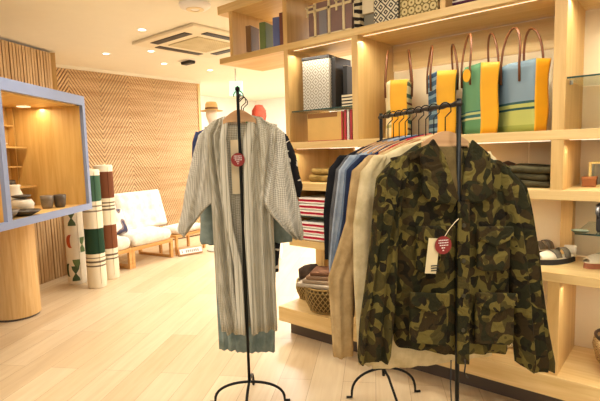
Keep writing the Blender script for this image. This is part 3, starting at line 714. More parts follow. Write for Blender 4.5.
# teal under-robe hung on the same stand, and the dark patterned coat behind
k2 = garment('long_robe', KP, KA, .15, 'long grey teal robe hanging behind and below the kimono', 'robe')
hanger(k2, 1.60, .15, .15, .05, BLACK)
b = B(); cloth(b, [(-.07, 1.59, .07, 1.59, .02, 0), (-.18, 1.545, .18, 1.54, .03, 0), (-.17, 1.1, .16, 1.1, .03, 0), (-.19, .7, .165, .7, .03, 0), (-.195, .26, .145, .235, .03, 0)], fold=.014, k=8, ph=.3, grow=.6)
obj('body', b, TEAL, k2, smooth=True)
for s in (-1, 1):
    b = B(); cloth(b, [(s*.17-.04, 1.53, s*.17+.04, 1.53, .02, 0), (s*.2-.06, 1.2, s*.2+.06, 1.2, .03, 0), (s*.2-.075, .96, s*.2+.075, .96, .03, 0), (s*.2-.07, .9, s*.2+.07, .9, .02, 0)], N=28, fold=.01, k=2); obj('sleeve', b, TEAL, k2, smooth=True)
def printmat():
    mt, nt, bb = base('dark_print', .9, .15); v = coords(nt)
    nt.links.new(ramp(nt, noise(nt, v, 13, 1, .4, .9), [(0, 'e6e0d4'), (.42, '2b2a2e')], True), bb.inputs['Base Color']); return mt
DPR = printmat()
k3 = garment('printed_coat', KP, KA, .24, 'dark navy coat with white print behind the kimono right shoulder', 'coat')
hanger(k3, 1.58, .15, .17, .05, BLACK)
b = B(); cloth(b, [(-.07, 1.57, .09, 1.57, .02, 0), (-.15, 1.53, .25, 1.53, .03, 0), (-.15, 1.0, .2, 1.0, .03, 0), (-.14, .7, .18, .7, .03, 0)], fold=.01, k=6); obj('body', b, DPR, k3, smooth=True)
b = B(); cloth(b, [(.19, 1.54, .26, 1.52, .02, 0), (.2, 1.38, .31, 1.37, .03, 0), (.2, 1.24, .335, 1.22, .03, 0), (.2, 1.17, .325, 1.15, .02, 0)], N=28, fold=.008, k=2); obj('sleeve', b, DPR, k3, smooth=True)
b = B(); cloth(b, [(-.17, 1.54, -.1, 1.55, .02, 0), (-.22, 1.3, -.12, 1.3, .03, 0), (-.26, 1.05, -.14, 1.05, .03, 0)], N=28, fold=.008, k=2); obj('sleeve', b, DPR, k3, smooth=True)

# --- long rack with jackets
A0 = Vector((-.737, 1.902, 0)); A1 = Vector((-1.316, 2.277, 0)); BD = (A1-A0).normalized(); GA = math.atan2(.79792, .60276)
rk = thing('garment_rack', (A0+A1)/2, 'black iron two-post garment rack full of jackets', 'clothes rack', rz=math.atan2(BD.y, BD.x))
hl = (A1-A0).length/2
for s in (-1, 1):
    b = B(); tubep(b, [(s*hl, 0, .12), (s*hl, 0, 1.62)], .0095); obj('post', b, BLACK, rk, smooth=True)
    arch(rk, s*hl, 0, .19, GA-rk.rotation_euler.z-.12, .165, .0075)
    b = B(); pts = [(s*hl, 0, .163), (s*(hl-.06), 0, .14), (s*(hl-.17), 0, .03), (s*(hl-.22), 0, .0085)]; tubep(b, pts, .0075); obj('stay', b, BLACK, rk, smooth=True)
b = B(); n = 24; tubep(b, [(-hl-.01+(2*hl+.02)*k/n, 0, 1.6+.0022*math.sin(k*2.3)) for k in range(n+1)], [.0105+.0022*math.sin(k*1.9) for k in range(n+1)], 8); obj('rail', b, plain('forged_iron', '3a332c', .5, metal=.5), rk, smooth=True)

def shirt(s, mt, label, hwS, hem, hwH, name='shirt', cat='shirt', hd=.022, sl=1.0, off=0, neck=None, ph=0, cuff=.62, slu=.36, slw=.06):
    P = A0+BD*s; t = thing(name, (P.x, P.y, 0), label, cat, 'garments on the black rack', GA)
    hanger(t, 1.478, .2, .14, .065)
    b = B(); cloth(b, [(-.06+off, 1.462, .06+off, 1.462, hd*.8, 0), (-.14+off, 1.44, .14+off, 1.43, hd, 0), (-hwS+off, 1.385, hwS+off, 1.375, hd, 0), (-hwS*.97+off, 1.15, hwS*.97+off, 1.15, hd, 0), (-hwH*.97+off, .9, hwH*.97+off, .9, hd, 0), (-hwH+off, hem, hwH+off, hem-.01, hd, 0)], fold=.006, k=6, ph=ph, N=44)
    obj('body', b, mt, t, smooth=True)
    for q in (-1, 1):
        rows = [(q*(hwS-.02), 1.40), (q*(hwS+.025), 1.33), (q*(hwS+.05), 1.1), (q*slu, .85), (q*(slu+.0), cuff)]
        W = [.03, slw*.9, slw, slw*.9, slw*.7]
        b = B(); cloth(b, [(u-w_+off, z, u+w_+off, z, hd*.95, 0) for (u, z), w_ in zip(rows, W)], N=28, fold=.006, k=2, ph=ph+q, grow=.3); obj('sleeve', b, mt, t, smooth=True)
    b = B(); pts = [(.062*math.cos(a)+off, hd*.6*math.sin(a)-.0, 1.47+.012*math.cos(a)) for a in [2*PI*k/20 for k in range(20)]]
    tubep(b, pts, .012, 7, closed=True); obj('collar', b, neck or mt, t, smooth=True)
    return t
CRMF = fabric('ivory_cotton', 'dccaa0', 'c9b587', wr=.35); TAN = fabric('tan_cotton', 'c2a577', 'ad9062', wr=.35); REDF = fabric('red_jersey', 'b03038', '9a2830'); NAVY = fabric('navy_denim', '28324c', '1e2740')
BLG = fabric('blue_chambray', '6f7f94', '5c6c82'); LBL = fabric('light_denim', 'a9b3bf', '8e9aab'); GRY = fabric('grey_wool', '6a6a6c', '56565a'); BLK = fabric('black_wool', '222226', '18181b')
shirt(.18, CRMF, 'ivory long shirt hanging directly behind the camouflage jacket', .27, .43, .31, 'long_shirt', cuff=.46, slu=.33, ph=1)
shirt(.245, TAN, 'tan cotton coat behind the ivory shirt, reaching lowest at the left', .27, .5, .3, 'coat', 'coat', cuff=.48, slu=.42, slw=.07, ph=2)
shirt(.305, REDF, 'red jersey top hanging between the tan coat and the navy jacket', .24, .7, .25, cuff=.7, slu=.28, ph=3)
shirt(.37, NAVY, 'dark navy denim jacket behind the red top', .25, .66, .27, 'jacket', 'jacket', cuff=.62, slu=.355, ph=4)
shirt(.43, BLG, 'blue grey chambray shirt behind the navy jacket', .24, .64, .26, cuff=.58, slu=.345, ph=5)
shirt(.49, LBL, 'light denim shirt between the chambray and grey garments', .25, .68, .25, cuff=.66, slu=.33, ph=6)
shirt(.55, GRY, 'mid grey wool jacket near the rear post', .24, .7, .25, 'jacket', 'jacket', cuff=.7, slu=.31, ph=7)
shirt(.61, BLK, 'black wool coat rearmost on the rack', (.262), .78, .24, 'coat', 'coat', cuff=.85, slu=.32, slw=.05, ph=8)

# camouflage jacket
P = A0+BD*.075
cj = thing('camouflage_jacket', (P.x, P.y, 0), 'camouflage field jacket hanging in front on the black rack', 'jacket', 'garments on the black rack', GA)
hanger(cj, 1.492, .105, .118, .045, y=-.03, thick=.03, dx=-.03)
b = B(); cloth(b, [(-.09, 1.455, .09, 1.45, .03, .02), (-.15, 1.43, .16, 1.405, .045, .01), (-.235, 1.385, .25, 1.34, .06, 0), (-.28, 1.3, .31, 1.26, .065, 0), (-.27, 1.1, .31, 1.08, .07, 0), (-.26, .85, .3, .82, .066, 0), (-.255, .7, .3, .64, .066, 0), (-.25, .59, .3, .5, .066, 0), (-.245, .57, .295, .48, .05, 0)], N=72, fold=.009, k=5, ph=.5, grow=.4, wob=.007)
obj('body', b, CAMO, cj, smooth=True)
for rows in ([(-.26, 1.385, -.2, 1.40, .03), (-.32, 1.31, -.21, 1.30, .055), (-.35, 1.18, -.235, 1.15, .062), (-.375, 1.0, -.255, .98, .06), (-.39, .85, -.265, .84, .06), (-.41, .7, -.28, .7, .055), (-.42, .57, -.29, .56, .05), (-.415, .54, -.295, .535, .035)],
             [(.2, 1.365, .265, 1.335, .03), (.22, 1.28, .33, 1.25, .055), (.25, 1.15, .37, 1.12, .064), (.27, .98, .415, .96, .064), (.29, .8, .445, .78, .062), (.315, .62, .475, .6, .06), (.335, .46, .51, .44, .06), (.34, .42, .51, .385, .05)]):
    b = B(); cloth(b, [r+(-.035 if r[0] > 0 else -.02,) for r in rows], N=40, fold=.014, k=2.5, ph=rows[0][0]*9, grow=.3, wob=.009); obj('sleeve', b, CAMO, cj, smooth=True)
def flap(name, pts, y0, th, mt, parent, bev=.004, tilt=None):
    b = B(); vprism(b, pts, y0, y0+th)
    if tilt:
        zm = max(p[1] for p in pts)
        for v in b.verts: v.co.y -= tilt*(zm-v.co.z)
    bmesh.ops.bevel(b, geom=list(b.edges), offset=bev, segments=2, affect='EDGES', profile=.5)
    return obj(name, b, mt, parent, smooth=False)
CD = camo_mat(); CD.name = 'camouflage_lining'
b = B(); cloth(b, [(-.095, 1.43, .035, 1.425, .01, -.045), (-.095, 1.4, .035, 1.4, .014, -.055), (-.05, 1.28, .025, 1.27, .014, -.065), (.005, 1.2, .02, 1.2, .008, -.07)], N=30, fold=.002, k=1); obj('inner_lining', b, fabric('lining_cloth', '6e5c38', '57482a'), cj, smooth=True)
flap('lapel', [(-.115, 1.462), (-.065, 1.39), (.0, 1.215), (-.02, 1.185), (-.14, 1.21), (-.165, 1.245), (-.155, 1.3), (-.175, 1.4)], -.095, .02, CAMO, cj, .008)
flap('lapel', [(.06, 1.455), (.035, 1.38), (.01, 1.2), (.1, 1.19), (.165, 1.225), (.14, 1.3), (.145, 1.39)], -.095, .02, CAMO, cj, .008)
flap('placket', [(-.005, 1.2), (.05, 1.2), (.055, .49), (-.0, .5)], -.092, .014, CAMO, cj)
for (x0, x1, z0, z1) in ((-.19, -.045, 1.1, .93), (.09, .245, 1.08, .91), (-.22, -.055, .83, .63), (.085, .27, .80, .59)):
    sl = -.02 if z1 > .9 else -.06
    q = flap('pocket', [(x0, z0), (x1, z0+sl*.4), (x1, z1+sl*.4), (x1-.02, z1-.012+sl*.4), (x0+.02, z1-.012), (x0, z1)], -.094, .02, CAMO, cj, .005)
    fl = flap('pocket_flap', [(x0-.006, z0+.012), (x1+.006, z0+.012+sl*.4), (x1+.006, z0-.04+sl*.4), ((x0+x1)/2, z0-.075+sl*.2), (x0-.006, z0-.04)], -.107, .014, CAMO, q, .005)
for (x, z0) in ((-.12, .8), (.02, .95), (.02, .8), (.02, .65), (.02, 1.1)):
    b = B(); lathe(b, [(0, 0), (.009, 0), (.009, .004), (0, .004)], n=14); bmesh.ops.transform(b, matrix=Matrix.Translation((x if x > 0 else .02, -.093, z0)) @ Matrix.Rotation(PI/2, 4, 'X'), verts=b.verts)
    if x > 0: obj('button', b, plain('button', '3c3620', .5), cj)
    else: b.free()
flap('shoulder_tab', [(-.21, 1.405), (-.12, 1.442), (-.115, 1.41), (-.205, 1.375)], -.068, .012, CAMO, cj, .003)
b = B(); pts = [(-.03, -.085, .52), (-.035, -.09, .42), (-.028, -.088, .3), (-.03, -.09, .27)]; tubep(b, pts, .003, 6); tubep(b, [(-.03, -.09, .285), (-.03, -.09, .255)], .005, 6); obj('drawcord', b, DARK, cj, smooth=True)
b = B(); pts = [(.03, -.09, .52), (.035, -.09, .49), (.03, -.09, .455), (.05, -.088, .43)]; tubep(b, pts, .0035, 6); obj('drawcord', b, DARK, cj, smooth=True)
b = B(); box(b, (-.025, -.1, -.07), (.025, -.099, .075)); bmesh.ops.transform(b, matrix=Matrix.Translation((-.135, -.015, .985)) @ Matrix.Rotation(.12, 4, 'Y'), verts=b.verts)
o = obj('price_tag', b, plain('tag_card', 'e8d6a8', .7), cj); o['label'] = 'long cream price tag'
b = B()
for k, z in enumerate((.905, .915, .925)): box(b, (-.142, -.1175, z+.02), (-.113+.004*k, -.1163, z+.024))
obj('printed_marks', b, DARK, o)
tagset(cj, -.09, -.12, 1.03, .037)
b = B(); tubep(b, [(-.085, -.118, 1.06), (-.06, -.112, 1.09), (-.03, -.11, 1.12), (-.005, -.095, 1.13)], .0015, 5); obj('tag_string', b, CREAM, cj)

# ------------------------------------------------------------------ wall showcase on the left
SL = thing('showcase', (-4.0, 1.3, 0), 'long blue-framed oak showcase displaying pottery, on an oak post', 'showcase')
NR = at(82.5, 150, 4.4); DR = Vector((-.61, .79, 0)).normalized()      # running away from the camera along the front
e1 = Vector((NR.x, NR.y, 0)); n1 = Vector((-DR.y, DR.x, 0))        # into the case
def cc(f, i, z): p = e1 - DR*f + n1*i; return (p.x, p.y, z)          # f metres from the far end, i metres into the case
def cbox(b, f0, f1, i0, i1, z0, z1, mi=0):
    P = [cc(f0, i0, 0), cc(f1, i0, 0), cc(f1, i1, 0), cc(f0, i1, 0)]; prism(b, [(p[0], p[1]) for p in P], z0, z1, mi)
ZB, ZT, CDp, CLn = .95, 1.985, .70, 2.9
b = B(); cbox(b, -.02, CLn, 0, CDp, ZB, ZB+.04); obj('bottom_board', b, CASEx, SL, world=True)
b = B(); cbox(b, -.02, CLn, .03, CDp, ZT-.08, ZT); obj('top_board', b, CASEx, SL, world=True)
b = B(); cbox(b, -.02, .01, .0, CDp, ZB+.04, ZT-.08); obj('end_panel', b, CASE, SL, world=True)
b = B(); cbox(b, .01, CLn, CDp-.02, CDp, ZB+.04, ZT-.08); obj('rear_panel', b, CASE, SL, world=True)
b = B(); cbox(b, 1.13, 1.16, .0, CDp-.02, ZB+.04, ZT-.08); obj('divider', b, CASE, SL, world=True)
b = B(); cbox(b, -.045, CLn, -.03, 0, ZT-.075, ZT+.01); cbox(b, -.045, CLn, -.03, 0, ZB-.01, ZB+.045); cbox(b, -.045, 0.0, -.03, 0, ZB+.045, ZT-.075); cbox(b, 1.12, 1.17, -.03, 0, ZB+.045, ZT-.075)
cbox(b, -.045, -.02, 0, CDp, ZB-.01, ZT+.01)
obj('frame', b, BLUE, SL, world=True)
b = B()
for f_ in (.14, 1.0, 1.6): cbox(b, f_-.04, f_+.04, .4, .48, ZT-.09, ZT-.081)
obj('puck_light', b, WARM_GLOW, SL, world=True)
L = bpy.data.lights.new('case_lamp', 'AREA'); L.shape = 'RECTANGLE'; L.size = 1.2; L.size_y = .04; L.energy = 7; L.color = (1, .84, .58)
lo = bpy.data.objects.new('case_lamp', L); COL.objects.link(lo); lo.location = Vector(cc(.5, .35, ZT-.1)); lo.rotation_euler.z = math.atan2(DR.y, DR.x)
L2 = L.copy(); lo2 = bpy.data.objects.new('case_lamp', L2); COL.objects.link(lo2); lo2.location = Vector(cc(2.1, .2, ZT-.1)); lo2.rotation_euler.z = math.atan2(DR.y, DR.x)
# small oak rack inside the case, with four little boards
cr = thing('small_shelf_rack', cc(.75, .45, ZB+.04), 'small oak rack with four little boards inside the showcase', 'rack')
for f_ in (.02, .6):
    b = B(); cbox(b, f_, f_+.015, .62, .679, ZB+.04, 1.9); obj('stile', b, CASE, cr, world=True)
for z, d_ in ((1.73, .06), (1.53, .17), (1.355, .11), (1.17, .23)):
    b = B(); cbox(b, .036, 1.1, .679-d_, .679, z, z+.014); obj('board', b, CASEx, cr, world=True)
CER = plain('dark_glaze', '4e4438', .35, .5, var=.25, scale=20); CERG = plain('grey_glaze', '75695a', .4, .5, var=.3, scale=22); CERW = plain('white_glaze', 'd9cfba', .35, .5, var=.12, scale=14)
def pot(f, i, z, prof, mt, label, name='bowl', cat='pottery', spout=False, group='pottery in the showcase', handle=False):
    t = thing(name, cc(f, i, z), label, cat, group)
    prof = [(r*1.3, zz*1.3) for r, zz in prof]
    n = len(prof); inner = [(max(r-.006, 0), zz+.004) for r, zz in prof[::-1]]
    b = B(); lathe(b, [(0, .001)]+prof+inner+[(0, prof[0][1]+.008)], n=28); obj('body', b, mt, t, smooth=True)
    if spout:
        b = B(); tubep(b, [(prof[1][0]*.8, 0, prof[-1][1]*.5), (prof[1][0]*1.3, 0, prof[-1][1]*.75), (prof[1][0]*1.6, 0, prof[-1][1]*1.05)], [.014, .01, .007]); obj('spout', b, mt, t, smooth=True)
    if handle:
        h = prof[-1][1]; r = prof[-1][0]; b = B(); tubep(b, [(-r*.95+0, 0, h*.85), (-r*1.6, 0, h*.8), (-r*1.7, 0, h*.45), (-r*.9, 0, h*.25)], .006); obj('handle', b, mt, t, smooth=True)
    return t
zc = ZB+.0405
cup = [(.03, .001), (.036, .02), (.04, .06), (.042, .085)]
pot(.30, .20, zc, cup, CERG, 'grey stoneware cup, left of the two cups in the showcase', 'cup', 'cup')
pot(.22, .13, zc, cup, CER, 'dark stoneware cup, nearest the right end of the showcase', 'cup', 'cup')
pot(.48, .38, zc, [(.045, .001), (.06, .04), (.055, .11), (.04, .15), (.048, .17)], CERW, 'tall white jug behind the pots in the showcase', 'jug', 'jug', handle=True)
pot(.62, .22, zc, [(.04, .001), (.065, .03), (.07, .06), (.055, .085)], CERW, 'round white glazed pot with dark rim in the showcase', 'pot')
pot(.62, .22, zc+.116, [(.02, .001), (.05, .012), (.055, .022)], CER, 'small dark dish resting on the white pot', 'dish')
pot(.83, .36, zc, [(.045, .001), (.075, .04), (.07, .08), (.04, .105)], CER, 'dark round teapot with a spout in the showcase', 'teapot', 'teapot', spout=True, handle=True)
pot(1.0, .14, zc, [(.05, .001), (.08, .025), (.095, .05)], CERG, 'wide grey bowl nearest the showcase divider', 'bowl')
pot(.78, .1, zc, [(.04, .001), (.08, .02), (.09, .03)], CER, 'shallow dark dish in front of the teapot', 'dish')
pot(.30, .52, 1.185, [(.025, .001), (.035, .02), (.033, .045)], CER, 'small dark cup on the lowest board of the little rack', 'cup', 'cup')
pot(.30, .57, 1.545, [(.02, .001), (.03, .015), (.04, .02)], CERW, 'small pale saucer on a board of the little rack', 'saucer', 'saucer')
# rounded oak support beneath the showcase
sp_ = thing('support_post', cc(.25, .42, 0), 'wide rounded oak support under the blue-framed showcase', 'post')
b = B(); poly = []
cx0, cx1, r = .275, 1.2, .13
fL = .16
def rr2(f0, f1, i0, i1, r):
    out = []
    for (cf, ci, a0) in ((f1-r, i1-r, 0), (f0+r, i1-r, PI/2), (f0+r, i0+r, PI), (f1-r, i0+r, 1.5*PI)):
        for k in range(9):
            a = a0+PI/2*k/8; p = cc(cf+r*math.cos(a), ci+r*math.sin(a), 0); out.append((p[0], p[1]))
    return out
prism(b, rr2(.05, .43, .41, 1.15, .185), 0.02, ZB-.001); obj('column', b, COLM, sp_, world=True)
b = B(); prism(b, rr2(.06, .42, .42, 1.14, .18), 0, .02); obj('foot', b, KICK, sp_, world=True)

# ------------------------------------------------------------------ textile rolls
def roll(px, py, r, h, mt, label, name='fabric_roll', cup_=True):
    p = on(px, py, 2, 0); d = Vector((V0.x, V0.y, 0))*r; c = p+d
    t = thing(name, (c.x, c.y, 0), label, 'fabric roll', 'standing rolls of fabric')
    b = B(); n = 48
    pr_ = [(0, 0), (r*.96, 0), (r, .01)]+[(r*(1+.012*math.sin(k*2.1)), h*k/12) for k in range(1, 12)]+[(r, h-.01), (r*.9, h), (r*.3, h), (r*.28, h-.05), (0, h-.05)]
    lathe(b, pr_, n=n); obj('cloth', b, mt, t, smooth=True)
    b = B(); tubep(b, [(0, 0, h-.049), (0, 0, h+.012)], r*.26, 16); obj('core', b, CREAM, t)
    b = B(); box(b, (r-.004, -.006, .05), (r+.006, .006, h-.03)); obj('loose_edge', b, mt, t)
    return t
def bands(name, cols, period=1.4, off=0): return stripes(name, cols, period, 2, .0, off=off)
W_ = 'ece0c4'; D_ = '4a4236'
R1 = bands('green_roll', [(0, W_), (.17, '6d6252'), (.18, W_), (.2, '6d6252'), (.215, W_), (.235, '8a7c66'), (.245, W_), (.27, '25402e'), (.47, W_), (.6, '8a7c66'), (.61, W_), (.64, '8a7c66'), (.65, W_), (.68, '41604c'), (.88, W_)])
R2 = bands('brown_roll', [(0, W_), (.17, '6d6252'), (.18, W_), (.2, '6d6252'), (.215, W_), (.26, '7a4a30'), (.46, W_), (.58, '6d6252'), (.595, W_), (.61, '6d6252'), (.625, W_), (.64, '6d6252'), (.65, W_), (.68, '70432c'), (.9, W_)])
def leafmat():
    mt, nt, bb = base('leaf_print', .9, .15); v = coords(nt, (1, 1, 1)); 
    col = ramp(nt, noise(nt, v, 6.5, .2, .4, .2), [(0, 'ece0c8'), (.6, '66784a'), (.7, '46583a')], True)
    c2 = ramp(nt, noise(nt, coords(nt, (1, 1, 1.2)), 5.1, .2), [(0, 'ffffff'), (.7, 'd0674a')], True)
    mx = nt.nodes.new('ShaderNodeMix'); mx.data_type = 'RGBA'; mx.blend_type = 'MULTIPLY'; mx.inputs['Factor'].default_value = 1
    nt.links.new(col, mx.inputs['A']); nt.links.new(c2, mx.inputs['B']); nt.links.new(mx.outputs['Result'], bb.inputs['Base Color']); return mt
roll(94, 289, .1, 1.30, R1, 'green, brown and cream banded fabric roll, nearest and middle of three')
roll(107.5, 280, .1, 1.34, R2, 'brown and cream banded fabric roll standing right of the green one')
roll(74, 285, .1, .99, plain('cream_roll', 'ece0c8', .9), 'cream fabric roll printed with leaves, standing against the slatted wall')
LR = [o for o in COL.objects if o.get('label', '').startswith('cream fabric roll')][0]
# printed shapes on the cream roll: thin appliqués wrapped on its surface
def patch(ang0, z0, rows, c):
    b = B(); r = .1035; N = 8; prev = None
    for uL, uR, z in rows:
        cur = [b.verts.new((r*math.cos(ang0+uL+(uR-uL)*k/N), r*math.sin(ang0+uL+(uR-uL)*k/N), z0+z)) for k in range(N+1)]
        if prev:
            for k in range(N): b.faces.new((prev[k], prev[k+1], cur[k+1], cur[k]))
        prev = cur
    o = obj('printed_shape', b, plain('print_'+c, c, .9), LR); md = o.modifiers.new('s', 'SOLIDIFY'); md.thickness = .0012
fa = math.atan2(-V0.y, -V0.x)
hour = [(-.42, .42, .085), (-.36, .36, .05), (-.06, .06, .0), (-.36, .36, -.05), (-.42, .42, -.085)]
half = [(-.45, .45, .05), (-.4, .4, .02), (-.25, .25, -.02), (-.05, .05, -.045)]
moon = [(-.1+.32*math.cos(a)*.2-.3*math.cos(a*.9), -.02+.3*abs(math.sin(a))*0+.12-.3*abs(math.cos(a))*.2, .07*math.sin(a)) for a in [-1.4+2.8*k/8 for k in range(9)]]
moon = [(-.45*math.cos(a), .25-.45*math.cos(a)*.5, .075*math.sin(a)) for a in [-1.45+2.9*k/8 for k in range(9)]]
patch(fa+.25, .76, hour, '4f6040'); patch(fa-.1, .5, moon, 'b8542c'); patch(fa+.5, .24, half, '66784a'); patch(fa+.3, .13, hour, '4f6040')
patch(fa-.55, .17, moon, '46583a'); patch(fa+1.2, .45, hour, '66784a'); patch(fa-1.2, .8, half, '66784a')

# ------------------------------------------------------------------ sofa
sofa_dir = (Vector((-5.55, 3.78, 0))-Vector((-5.42, 3.08, 0))).normalized(); SA = math.atan2(sofa_dir.y, sofa_dir.x)
so = thing('sofa', (-5.42, 3.08, 0), 'low oak framed sofa with white tufted cushions by the chevron wall', 'sofa', rz=SA)
# local x along the sofa front, local +y towards the wall (left of x), origin at the front leg in view
def frame_piece(x0, x1):
    for x in (x0, x1):
        b = B(); box(b, (x-.022, 0, 0), (x+.022, .04, .27), .004); obj('leg', b, SEATW, so)
        b = B(); box(b, (x-.022, .62, 0), (x+.022, .66, .45), .004); obj('leg', b, SEATW, so)
        b = B(); box(b, (x-.02, .04, .0), (x+.02, .62, .035), .004); box(b, (x-.02, .04, .23), (x+.02, .62, .265), .004); obj('side_rail', b, SEATW, so)
    b = B(); box(b, (x0+.022, .002, .22), (x1-.022, .036, .268), .004); obj('front_rail', b, SEATW, so)
    b = B(); box(b, (x0+.022, .63, .22), (x1-.022, .65, .268), .004); box(b, (x0, .64, .45), (x1, .67, .5), .004); obj('rear_rail', b, SEATW, so)
frame_piece(-.5, .0); frame_piece(.048, .72)
WCU = fabric('white_canvas', 'f3ece0', 'eae0d0', wr=.3)
def pad(w, d, h, nx, ny):
    """tufted cushion centred at the origin, top up"""
    b = B(); NX, NY = 24, 20; top = []; bot = []
    for j in range(NY+1):
        rt, rb = [], []
        for i in range(NX+1):
            u, v = i/NX*2-1, j/NY*2-1
            e = (max(0, 1-u**8)*max(0, 1-v**8))**.35
            dmp = 0
            for a in range(nx):
                for c in range(ny):
                    du = (u-(-1+(2*a+1)/nx))*w/2; dv = (v-(-1+(2*c+1)/ny))*d/2; dmp += math.exp(-(du*du+dv*dv)/.0012)
            rt.append(b.verts.new((u*w/2, v*d/2, h/2*e-.03*dmp))); rb.append(b.verts.new((u*w/2, v*d/2, -h/2*e)))
        top.append(rt); bot.append(rb)
    for j in range(NY):
        for i in range(NX):
            b.faces.new((top[j][i], top[j][i+1], top[j+1][i+1], top[j+1][i])); b.faces.new((bot[j][i], bot[j+1][i], bot[j+1][i+1], bot[j][i+1]))
    bmesh.ops.remove_doubles(b, verts=b.verts, dist=.0005)
    return b
for xc, xb, wb in ((-.24, -.24, .74), (.385, .55, .82)):
    b = pad(.68 if xc > 0 else .5, .5, .17, 3, 2); bmesh.ops.transform(b, matrix=Matrix.Translation((xc, .23, .355)) @ Matrix.Rotation(.05, 4, 'X'), verts=b.verts); obj('seat_cushion', b, WCU, so, smooth=True)
    b = pad(wb, .56, .15, 4 if xc > 0 else 2, 3); bmesh.ops.transform(b, matrix=Matrix.Translation((xb+.1, .50, .66)) @ Matrix.Rotation(PI/2-.28, 4, 'X'), verts=b.verts); obj('back_cushion', b, WCU, so, smooth=True)
b = pad(.34, .34, .1, 1, 1)
t = thing('throw_pillow', so.matrix_world @ Vector((0, 0, 0)), 'white pillow with dark coloured print leaning on the sofa back', 'pillow')
Ms = Matrix.Translation(so.location) @ Matrix.Rotation(SA, 4, 'Z')
t.location = Ms @ Vector((.0, .27, .43)); t.rotation_euler.z = SA
def pilmat():
    mt, nt, bb = base('pillow_print', .9, .15); v = coords(nt)
    nt.links.new(ramp(nt, noise(nt, v, 7, .5, .3), [(0, 'f0e8da'), (.56, '8b7a78'), (.62, '4a4a60'), (.7, 'b06a3c')], True), bb.inputs['Base Color']); return mt
bmesh.ops.transform(b, matrix=Matrix.Translation((0, .02, .16)) @ Matrix.Rotation(PI/2-.35, 4, 'X'), verts=b.verts); obj('cover', b, pilmat(), t, smooth=True)
# ottoman at the right
ot = thing('ottoman', Ms @ Vector((.83, .02, 0)), 'low oak stool with white cushion at the right end of the sofa', 'stool', rz=SA)
for x in (.02, .6):
    for y in (.02, .34):
        b = B(); box(b, (x-.018, y-.018, 0), (x+.018, y+.018, .27), .003); obj('leg', b, SEATW, ot)
b = B(); box(b, (.002, .002, .255), (.62, .36, .29), .003); obj('frame_top', b, SEATW, ot)
b = pad(.56, .34, .11, 2, 2); bmesh.ops.transform(b, matrix=Matrix.Translation((.31, .18, .346)), verts=b.verts); obj('cushion', b, WCU, ot, smooth=True)
p1 = on(179, 256.5, 2, 0)
t = thing('framed_sign', (p1.x+.05, p1.y+.15, 0), 'small white sign board with brown frame on the floor by the stool', 'sign', rz=math.atan2(.95, -.05)-.25)
b = B(); box(b, (-.17, -.02, 0), (.2, .02, .1), .003); bmesh.ops.rotate(b, cent=(0, 0, 0), matrix=Matrix.Rotation(-.35, 3, 'X'), verts=b.verts)
for v in b.verts: v.co.z += .008
obj('board', b, plain('sign_edge', 'b98a5c', .6), t)
b = B(); box(b, (-.15, -.024, .015), (.19, -.0195, .088)); bmesh.ops.rotate(b, cent=(0, 0, 0), matrix=Matrix.Rotation(-.35, 3, 'X'), verts=b.verts)
for v in b.verts: v.co.z += .008
obj('face', b, WHITE, t)
b = B(); r_ = random.Random(2); x = -.06
for k in range(7):
    for q in range(2): box(b, (x+q*.011, -.0265, .03), (x+q*.011+.005, -.024, .068))
    box(b, (x, -.0265, (.03, .05, .062)[k % 3]), (x+.015, -.024, (.035, .055, .068)[k % 3])); x += .03
box(b, (-.12, -.0265, .028), (-.113, -.024, .072)); bmesh.ops.rotate(b, cent=(0, 0, 0), matrix=Matrix.Rotation(-.35, 3, 'X'), verts=b.verts)
for v in b.verts: v.co.z += .008
obj('lettering', b, DARK, t)

# ------------------------------------------------------------------ bright back room
q = at(211.5, 110, 6.9)
t = thing('dress_form', (q.x, q.y, 0), 'white mannequin wearing straw hat and navy jacket behind the kimono', 'mannequin', rz=KA)
b = B(); cyl(b, (0, 0, 0), .16, .015); obj('foot_plate', b, METAL, t)
SKN = plain('mannequin_white', 'efe3cf', .6)
b = B(); lathe(b, [(0, 2.13), (.05, 2.12), (.082, 2.06), (.085, 1.99), (.065, 1.92), (.05, 1.88), (.05, 1.83), (.1, 1.8), (.17, 1.76), (.18, 1.6), (.15, 1.4), (.17, 1.2), (.12, 1.1), (0, 1.1)], n=24, sx=1, sy=.8); obj('body', b, SKN, t, smooth=True)
b = B(); tubep(b, [(0, 0, .0152), (0, 0, 1.11)], .02); obj('stand', b, METAL, t, smooth=True)
b = B(); cloth(b, [(-.09, 1.81, .09, 1.81, .09, 0), (-.2, 1.76, .2, 1.76, .14, 0), (-.22, 1.5, .22, 1.5, .17, 0), (-.22, 1.15, .22, 1.15, .18, 0)], N=32, fold=.01); obj('jacket', b, fabric('navy_jacket', '3b4468', '2f3858'), t, smooth=True)
for s in (-1, 1):
    b = B(); tubep(b, [(s*.19, 0, 1.75), (s*.24, 0, 1.6), (s*.27, .0, 1.35), (s*.27, -.02, 1.15)], [.06, .065, .055, .045], 12); obj('sleeve', b, fabric('navy_sleeve', '3b4468', '2f3858'), t, smooth=True)
STRAW = plain('straw', 'cfa868', .8)
b = B(); lathe(b, [(0, 2.19), (.07, 2.185), (.088, 2.15), (.092, 2.075), (.165, 2.06), (.165, 2.055), (.09, 2.065), (0, 2.14)], n=32); h_ = obj('hat', b, STRAW, t, smooth=True); h_['label'] = 'straw hat'
b = B(); lathe(b, [(.0925, 2.08), (.0945, 2.08), (.0935, 2.105), (.0915, 2.105), (.0925, 2.08)], n=32); obj('hat_band', b, plain('hat_band', '7c5630', .7), h_)
q = at(259, 112, 6.4)
t = thing('mannequin_bust', (q.x, q.y, 0), 'white bust dressed in a coral red hooded jacket in the bright back room', 'mannequin', rz=KA)
